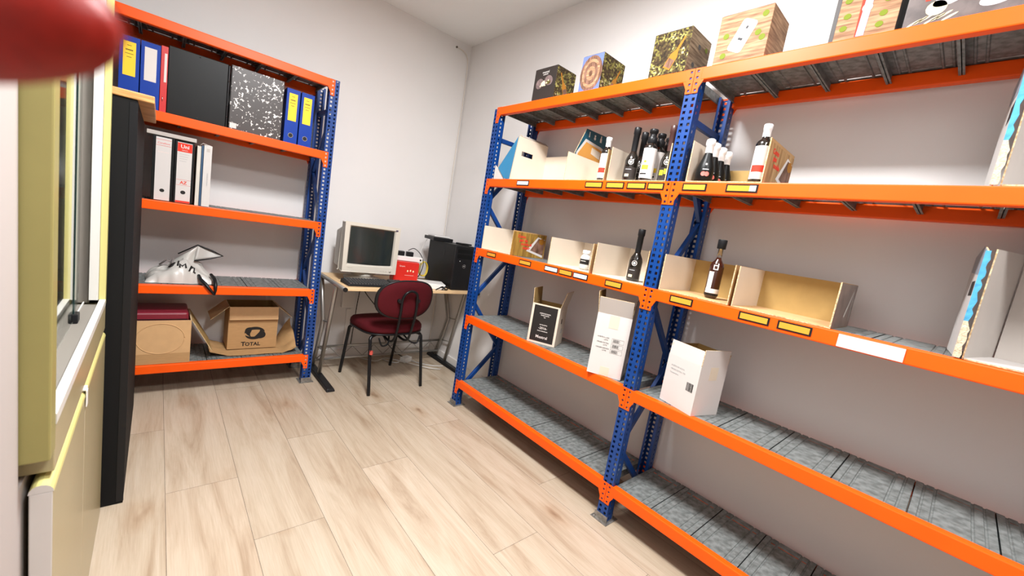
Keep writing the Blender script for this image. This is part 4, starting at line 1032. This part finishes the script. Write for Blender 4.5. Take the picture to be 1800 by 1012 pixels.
o = g.obj('housing', t); weld(o); md = o.modifiers.new('b', 'BEVEL'); md.width = .005; md.segments = 2; md.limit_method = 'ANGLE'
def scr(u, v): 
    x = sw0 + (sw1 - sw0) * u; z_ = sz0 + (sz1 - sz0) * v; return (x, yf + .014 - .009 * (1 - (2 * u - 1) ** 2) * (1 - .0 * (2 * v - 1) ** 2), z_)
G().grid(scr, 16, 10, screen).obj('screen', t)
G().box(.166, .184, yf - .0012, yf - .0002, .388, .400, M('badge', (.08, .06, .10), .4)).obj('badge', t)
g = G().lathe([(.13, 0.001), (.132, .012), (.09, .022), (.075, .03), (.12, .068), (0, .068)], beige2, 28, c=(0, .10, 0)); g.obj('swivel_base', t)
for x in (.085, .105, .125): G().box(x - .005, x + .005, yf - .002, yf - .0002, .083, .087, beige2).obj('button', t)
G().lathe([(.008, 0), (.008, .003), (0, .003)], beige2, 14, c=(0, 0, 0)).obj('button', t, loc=(.155, yf, .085)).rotation_euler = (PI / 2, 0, 0)
text('lettering', 'Trinitron', beige2, t, (-.145, yf - .0006, .098), X, Z, .011)
# keyboard
t = thing('keyboard', 'black computer keyboard in front of the beige monitor', 'keyboard', (-.835, -.545, ZD), 0.02)
G().hexa([(-.225, -.075, .001), (.225, -.075, .001), (.225, .085, .001), (-.225, .085, .001), (-.222, -.072, .012), (.222, -.072, .012), (.222, .082, .028), (-.222, .082, .028)], dark).obj('keyboard_base', t, bevel=.004)
M_key = M('dark_grey_keys', (0.035, 0.035, 0.036), .5)
g = G()
for r_ in range(6):
    for c_ in range(21):
        if c_ == 15: continue
        xk = -.212 + c_ * .0201; yk = -.062 + r_ * .0225; zk = .0125 + (yk + .072) / .154 * .016
        g.hexa([(xk, yk, zk), (xk + .0175, yk, zk), (xk + .0175, yk + .018, zk + .002), (xk, yk + .018, zk + .002), (xk + .002, yk + .002, zk + .008), (xk + .0155, yk + .002, zk + .008), (xk + .0155, yk + .016, zk + .010), (xk + .002, yk + .016, zk + .010)], M_key)
k_ = g.obj('keys', t); k_['kind'] = 'stuff'
# red box with power strip
t = thing('red_box', 'red printed box on the desk between monitor and tower', 'box', (-.515, -.325, ZD), -.25)
G().box(-.105, .085, -.075, .075, .0005, .165, redbox).obj('box_body', t, bevel=.002)
text('lettering', 'Smart', pink, t, (-.045, -.0756, .13), X, Z, .018); G().box(-.02, .05, -.0758, -.0752, .06, .062, pink).obj('printed_line', t)
g = G(); 
for k in range(3): g.ell((.0 + .022 * k, -.0757, .095 + .004 * (k % 2)), X, Z, .006, .008, creamp, 10)
g.obj('printed_dots', t)
t = thing('power_strip', 'white power strip with black plugs lying on the red box', 'power strip', (-.515, -.325, ZD + .1663), -.25)
G().box(-.13, .118, -.03, .03, .0005, .038, white).obj('strip_body', t, bevel=.004)
G().box(.095, .108, -.0312, -.0302, .012, .026, dark).obj('switch', t)
for x in (-.055, .015):
    g = G().box(x - .028, x + .028, -.022, .022, .0385, .075, dark); p_ = g.obj('plug', t, bevel=.005)
# tower
t = thing('tower_computer', 'black tower computer on the right of the desk', 'computer', (-.168, -.395, ZD), 0.0)
yft = -.205
G().box(-.09, .09, yft, .205, .0005, .358, darkg).obj('case', t, bevel=.003)
G().box(-.092, .092, yft - .022, yft - .0005, .0005, .352, dark).obj('front_panel', t, bevel=.004)
g = G().box(-.075, .075, yft - .0235, yft - .0222, .300, .330, darkg); g.box(-.075, .075, yft - .0235, yft - .0222, .255, .290, darkg); g.obj('drive_bay', t, bevel=.001)
g = G().ell((0.0, yft - .0226, .195), X, Z, .015, .015, chrome, 24); g.ell((0.0, yft - .0229, .195), X, Z, .0125, .0125, dark, 24); lg = g.obj('round_badge', t)
text('lettering', 'DELL', white, t, (0.0, yft - .0232, .195), X, Z, .0095)
G().ell((-.045, yft - .0226, .235), X, Z, .004, .004, white, 12).obj('power_button', t)
g = G().box(-.0912, -.0903, -.06, -.045, .245, .300, dark); g.obj('side_latch', t)
t = thing('optical_drive', 'flat black box lying on top of the tower computer', 'device', (-.215, -.28, ZD + .3585), -.12)
G().box(-.10, .075, -.10, .10, .0005, .028, dark).obj('device_body', t, bevel=.003)
t = thing('flat_device', 'thin white and silver device lying on the black flat box', 'device', (-.21, -.25, ZD + .3875), -.12)
G().box(-.07, .07, -.07, .08, .0005, .012, white, {1: M('silver_top', (.55, .55, .55), .3, .6)}).obj('device_body', t, bevel=.003)
t = thing('phone', 'slim black slab lying at the front of the tower top', 'device', (-.125, -.50, ZD + .3585), .15)
G().box(-.045, .065, -.04, .04, .0005, .014, dark).obj('device_body', t, bevel=.003)
t = thing('router', 'flat white router box in front of the tower computer', 'router', (-.385, -.545, ZD), -.35)
G().box(-.11, .09, -.075, .10, .0005, .040, white).obj('router_body', t, bevel=.003)
G().box(.05, .075, -.0757, -.0752, .016, .026, dark).obj('front_light', t)
t = thing('adapter', 'small black adapter box behind the white router', 'adapter', (-.365, -.372, ZD), .2)
G().box(-.05, .05, -.03, .03, .0005, .035, dark).obj('adapter_body', t, bevel=.004)
# cables
def cable(label, name, pts, r_, m_, res=6):
    # smooth catmull path
    P = [Vector(p) for p in pts]; out = []
    for i in range(len(P) - 1):
        p0, p1, p2, p3 = P[max(i - 1, 0)], P[i], P[i + 1], P[min(i + 2, len(P) - 1)]
        for k in range(res):
            s_ = k / res; out.append(.5 * ((2 * p1) + (p2 - p0) * s_ + (2 * p0 - 5 * p1 + 4 * p2 - p3) * s_ * s_ + (3 * p1 - p0 - 3 * p2 + p3) * s_ ** 3))
    out.append(P[-1])
    return tag(G().tube(out, r_, m_, 8).obj(name), label, 'cable')
cable('yellow cable coil standing on the desk between red box and tower', 'yellow_cable', [(-.335 + .045 * math.cos(a), -.30 + .02 * math.cos(a) + .002 * i, ZD + .105 + .060 * math.sin(a)) for i, a in enumerate([PI * 1.4 + .7 * k for k in range(20)])], .0035, tube_y)
cable('black cord looping from the power strip down to the desk', 'looped_cable', [(-.50, -.300, ZD + .248), (-.45, -.30, ZD + .268), (-.41, -.34, ZD + .23), (-.385, -.36, ZD + .16), (-.40, -.36, ZD + .08), (-.41, -.34, ZD + .043)], .0032, dark)
cable('black cord bundled at the front edge of the router', 'looped_cable', [(-.36, -.655, ZD + .006), (-.345, -.660, ZD + .025), (-.32, -.655, ZD + .035), (-.305, -.645, ZD + .012), (-.33, -.655, ZD + .008), (-.36, -.660, ZD + .030), (-.39, -.663, ZD + .02), (-.42, -.663, ZD + .006)], .0045, dark)
cable('white cable hanging behind the tower down to the desk', 'white_cable', [(-.285, -.19, ZD + .35), (-.31, -.18, ZD + .28), (-.335, -.19, ZD + .2), (-.31, -.20, ZD + .1), (-.32, -.19, ZD + .012)], .0022, greyw)
cable('grey cable tangle hanging under the desk', 'grey_cable', [(-.42, -.06, .66), (-.40, -.09, .45), (-.42, -.08, .30), (-.38, -.10, .235), (-.33, -.10, .32), (-.36, -.07, .42), (-.40, -.06, .55)], .004, dark)
cable('black cable dropping from the monitor behind the desk', 'black_cable', [(-.78, -.055, .78), (-.72, -.05, .60), (-.58, -.06, .42), (-.52, -.09, .20), (-.40, -.12, .06), (-.30, -.16, .012)], .0035, dark)
cable('black cable running down beside the wall socket', 'black_cable', [(-.735, -.03, .70), (-.755, -.03, .50), (-.765, -.03, .30), (-.775, -.03, .12)], .0035, dark)
cable('white cable lying on the floor by the right desk foot', 'white_cable', [(-.52, -.10, .006), (-.44, -.22, .006), (-.33, -.15, .008), (-.25, -.28, .006), (-.17, -.36, .006), (-.08, -.40, .006)], .0048, greyw)
cable('grey cable lying on the floor behind the chair', 'grey_cable', [(-.68, -.03, .006), (-.60, -.16, .0145), (-.48, -.12, .0160), (-.36, -.27, .0160), (-.24, -.42, .0145), (-.14, -.46, .005)], .004, greyw)
t = thing('floor_socket', 'white plug block lying on the floor under the desk', 'plug', (-.34, -.20, 0), .4)
G().box(-.045, .045, -.03, .03, .011, .045, white).obj('block', t, bevel=.004); G().box(-.04, .04, -.025, .025, .0005, .0105, white).obj('block_base', t)
cable('thin white cable clipped down the corner of the room', 'corner_cable', [(-.139, -.006, 2.738), (-.085, -.008, 2.735), (-.035, -.008, 2.70), (-.018, -.008, 2.60), (-.014, -.008, 2.3), (-.018, -.008, 1.6), (-.014, -.008, 1.0), (-.016, -.016, .1)], .0042, M('cream_cable', (.74, .68, .60), .5))
t = thing('cable_clip', 'dark screw clip holding the corner cable near the ceiling', 'clip', (-.147, 0, 2.74)); G().lathe([(.008, 0), (.008, .01), (0, .011)], M('brown_clip', (.12, .09, .07), .5), 12).obj('clip_head', t).rotation_euler = (PI / 2, 0, 0)

# ------------------------------------------------------------------ chair
t = thing('office_chair', 'burgundy upholstered chair with black tubular legs at the desk', 'chair', (-.698, -.50, 0), math.radians(5))
def rsq(a, b_, n_, k=2.6):
    P = []
    for i in range(n_):
        q = 2 * PI * i / n_; c, s_ = math.cos(q), math.sin(q); P.append((a * abs(c) ** (2 / k) * (1 if c >= 0 else -1), b_ * abs(s_) ** (2 / k) * (1 if s_ >= 0 else -1)))
    return P
def cushion(rings, m_, name, par, n_=40, cap=True):
    g = G(); k = 0; off = len(g.v)
    for (P, z_fn) in rings:
        for p in P: g.v.append(z_fn(p))
    for r_ in range(len(rings) - 1):
        for i in range(n_):
            j = (i + 1) % n_; g.f.append((r_ * n_ + i, r_ * n_ + j, (r_ + 1) * n_ + j, (r_ + 1) * n_ + i)); g.m.append(g.mi(m_)); g.sm.append(True)
    g.f.append(tuple(range(n_))[::-1]); g.m.append(0); g.sm.append(True)
    b0 = (len(rings) - 1) * n_; g.f.append(tuple(b0 + i for i in range(n_))); g.m.append(0); g.sm.append(True)
    return g.obj(name, par)
def seatz(z_, s_): return (rsq(.235 * s_, .225 * s_, 40, 3.2), lambda p, z_=z_: (p[0], p[1] + .01, z_ - (.02 * max(0, (p[1]) / .225) ** 2)))
cushion([seatz(.425, .93), seatz(.428, .985), seatz(.445, 1.0), seatz(.465, .99), seatz(.480, .94), seatz(.486, .80), seatz(.488, .4)], burg, 'seat', t)
cushion([seatz(.412, .90), seatz(.4125, .99), seatz(.423, 1.0), seatz(.4245, .94)], dark, 'seat_shell', t)
# backrest: oval slab in xz plane, slightly curved, leaning back
BC, BY = (.0, -.285), .692
def backr(off, s_):
    P = rsq(.220 * s_, .138 * s_, 40, 2.5)
    def fn(p, off=off):
        z_ = p[1]; return (p[0] - .035, -.285 + off + .035 * (p[0] / .215) ** 2 - z_ * .13, BY + z_)
    return (P, fn)
cushion([backr(.022, .5), backr(.020, .85), backr(.012, .96), backr(.002, .985), backr(-.004, .97)], burg, 'backrest', t)
cushion([backr(.004, .985), backr(.0, 1.01), backr(-.008, 1.02), backr(-.016, 1.0), backr(-.0161, .965)], dark, 'backrest_rim', t)
cushion([backr(-.0155, .955), backr(-.019, .93), backr(-.021, .6)], burg, 'backrest_cover', t)
lt = lambda pts, nm='leg', r_=.0115: None
def ct(pts, r_, nm):
    P = [Vector(p) for p in pts]; out = []
    for i in range(len(P) - 1):
        p0, p1, p2, p3 = P[max(i - 1, 0)], P[i], P[i + 1], P[min(i + 2, len(P) - 1)]
        for k in range(6):
            s_ = k / 6; out.append(.5 * ((2 * p1) + (p2 - p0) * s_ + (2 * p0 - 5 * p1 + 4 * p2 - p3) * s_ * s_ + (3 * p1 - p0 - 3 * p2 + p3) * s_ ** 3))
    out.append(P[-1]); return G().tube(out, r_, blackt, 10).obj(nm, t)
for sx in (-1, 1):
    l = ct([(sx * .10, -.10, .402), (sx * .17, -.14, .402), (sx * .202, -.155, .385), (sx * .206, -.17, .33), (sx * .210, -.235, .002)], .0115, 'leg')
    if sx == -1: G().lathe([(.0121, .20), (.0121, .225)], M('red_tag', (.55, .08, .06), .5), 12, c=(-.2075, -.197, .085)).obj('tag', l)
    ct([(sx * .10, .10, .402), (sx * .17, .14, .402), (sx * .205, .16, .385), (sx * .208, .175, .33), (sx * .212, .235, .002)], .0115, 'leg')
G().tube([(-.10, -.11, .402), (-.10, .11, .402)], .010, blackt, 8).obj('seat_frame', t); G().tube([(.10, -.11, .402), (.10, .11, .402)], .010, blackt, 8).obj('seat_frame', t)
ct([(-.055, .02, .395), (-.056, -.12, .36), (-.06, -.20, .37), (-.062, -.245, .44), (-.085, -.304, .59), (-.092, -.318, .69), (-.078, -.329, .74), (-.035, -.331, .760), (.008, -.329, .74), (.024, -.318, .69), (.035, -.304, .59), (.052, -.245, .44), (.06, -.20, .37), (.056, -.12, .36), (.055, .02, .395)], .009, 'back_support')
for sx in (-1, 1): ct([(sx * .055, -.14, .40), (sx * .09, -.20, .355), (sx * .14, -.21, .345), (sx * .165, -.20, .40)], .006, 'under_loop')
for sx in (-1, 1):
    g = G().tube([(sx * .072 - .035, -.32, .688), (sx * .072 - .035, -.30, .688)], .014, dark, 10); g.obj('knob', t)

# ------------------------------------------------------------------ window partition on the left
XW, XI = -2.140, -2.175
yn, yfar = -2.335, -1.372
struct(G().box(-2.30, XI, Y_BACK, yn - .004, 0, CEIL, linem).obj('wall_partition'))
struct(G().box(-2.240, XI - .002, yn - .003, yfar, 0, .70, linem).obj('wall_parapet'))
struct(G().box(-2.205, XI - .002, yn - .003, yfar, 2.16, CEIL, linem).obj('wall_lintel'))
wn = bpy.data.objects.new('window_1', None); COL.objects.link(wn); wn['kind'] = 'structure'
g = G()
zb0, zb1, zt0, zt1 = .705, .795, 2.05, 2.14
g.box(XI - .03, XW, yn, yn + .045, zb0 + .045, zt1, olive)
g.obj('window_casing', wn, bevel=.003)
XO = -2.240
g = G(); g.box(XO, XW - .001, yn + .046, yfar, zb0, zb1, creamg); g.obj('window_casing', wn, bevel=.002)
g = G(); g.box(XO, XW - .001, yn + .046, yfar, zt0, zt1, creamg); g.obj('window_casing', wn, bevel=.002)
G().box(XW - .016, XW, yfar - .030, yfar, zb1 + .001, zt0, lime).obj('window_casing', wn, bevel=.001)
def fr(*a):
    G().box(*a).obj('window_frame', wn)
ya_, yb2 = yn + .046, yfar - .031
fr(XW - .014, XW + .001, ya_, yb2, zb1 + .0005, zb1 + .020, alu); fr(XW - .038, XW - .0165, yfar - .045, yfar, zb1 + .0205, zt0, alu)
fr(XW - .070, XW - .0385, yfar - .025, yfar, zb1 + .007, zt0, alug); fr(XO, XW - .0705, yfar - .045, yfar, zb1 + .0205, zt0, alu)
fr(XW - .070, XW - .0145, ya_, yfar - .046, zb1 + .0005, zb1 + .006, alug); fr(XO, XW - .0705, ya_, yb2, zb1 + .0005, zb1 + .018, alu)
fr(XW - .052, XW - .049, ya_, yb2, zb1 + .0065, zb1 + .012, alu)
g_ = G().box(-2.194, -2.188, -2.275, -1.62, zb1 + .010, zt0, glassm).obj('window_pane', wn)
G().box(-2.1876, -2.186, -1.650, -1.618, zb1 + .012, zt0, gedge).obj('pane_edge', g_)
G().box(-2.207, -2.201, -1.70, yfar - .047, zb1 + .010, zt0, glassm, {2: gedge}).obj('window_pane', wn)
G().box(-2.198, -2.178, -1.655, -1.615, zb1 + .0065, zb1 + .034, dark).obj('glass_shoe', wn, bevel=.003)
# cream boards with rounded lime top edges standing in front of the parapet
for i, (ya, yb, lb, zt) in enumerate(((-2.310, -1.890, 'cream half-height board with lime rounded edge, nearest the camera under the window', .678), (-1.884, -1.372, 'cream half-height board with lime rounded edge, farther one touching the black cabinet', .678))):
    t = thing('half_height_board', lb, 'board', (XW - .014, (ya + yb) / 2, 0)); h_ = (yb - ya) / 2
    G().box(-.0145, .0145, -h_, h_, .001, zt, creamg, {2: whitec}).obj('board_panel', t, bevel=.002)
    pts = [(.0155 * math.cos(a), .0155 * math.sin(a)) for a in [PI * k / 8 for k in range(9)]]
    g = G(); 
    for k in range(8):
        (x0, z0), (x1, z1) = pts[k], pts[k + 1]; g.face([(x0, -h_, zt + z0), (x0, h_, zt + z0), (x1, h_, zt + z1), (x1, -h_, zt + z1)], lime, True)
    g.face([(x, -h_ , zt + z_) for x, z_ in pts], whitec); g.face([(x, h_, zt + z_) for x, z_ in pts][::-1], lime); g.obj('edge_strip', t)
t = thing('edge_clip', 'small white clip over the joint between the two cream boards', 'clip', (XW - .014, -1.887, .68))
G().box(-.012, .0175, -.014, .014, .014, .020, white).obj('clip_top', t, bevel=.002); G().box(.0160, .0185, -.011, .011, -.03, .0135, white).obj('clip_leg', t, bevel=.001)
# ------------------------------------------------------------------ black cabinet
t = thing('black_cabinet', 'tall narrow black cabinet with oak-coloured top board beyond the window', 'cabinet', (-2.30, -.90, 0))
G().box(.055, .22, -.45, .45, .0, 1.49, cabm).obj('cabinet_body', t, bevel=.002)
G().box(.2005, .2215, -.4515, -.4505, .01, 1.48, dark).obj('corner_trim', t)
G().box(.04, .262, -.455, .27, 1.4905, 1.515, oakb).obj('top_board', t, bevel=.003)
# ------------------------------------------------------------------ finger near the lens
def camp(px, py, d):
    v = Vector(((px - 900) / 710.16, (506 - py) / 710.16, -1)) * d
    return Vector(CP) + Matrix(CR) @ v
t = thing('finger', 'red blurred fingertip in front of the camera at the top left', 'finger', camp(0, 45, .07))
o0 = t.location.copy()
path = [(-520, 10, 1.05), (-360, 26, 1.0), (-200, 38, 1.0), (-90, 46, 1.05), (0, 48, 1.04), (70, 46, 1.0), (120, 44, .92), (158, 42, .76), (182, 41, .52), (196, 41, .26), (201, 41, .05)]
g = G().tube([camp(a - 10, b_, .07) - o0 for a, b_, _ in path], [.0086 * s_ for _, _, s_ in path], finm, 24); g.obj('fingertip', t)
g = G()
ax = Matrix(CR) @ Vector((1, 0, 0)); upv = (Matrix(CR) @ Vector((0, .82, -.57))); cr = ax.cross(upv)
cN = camp(134, 44, .07) - o0
def nail(u, v):
    a = (u - .5) * 1.5; xx = -.006 + .0095 * v; rr_ = .0086 * (1.0 - .62 * max(0, v - .25) ** 2)
    return cN + ax * xx + (upv * math.cos(a) + cr * math.sin(a)) * rr_
g.grid(nail, 10, 8, nailm); o = g.obj('fingernail', t); md = o.modifiers.new('s', 'SOLIDIFY'); md.thickness = .0004; md.offset = 1
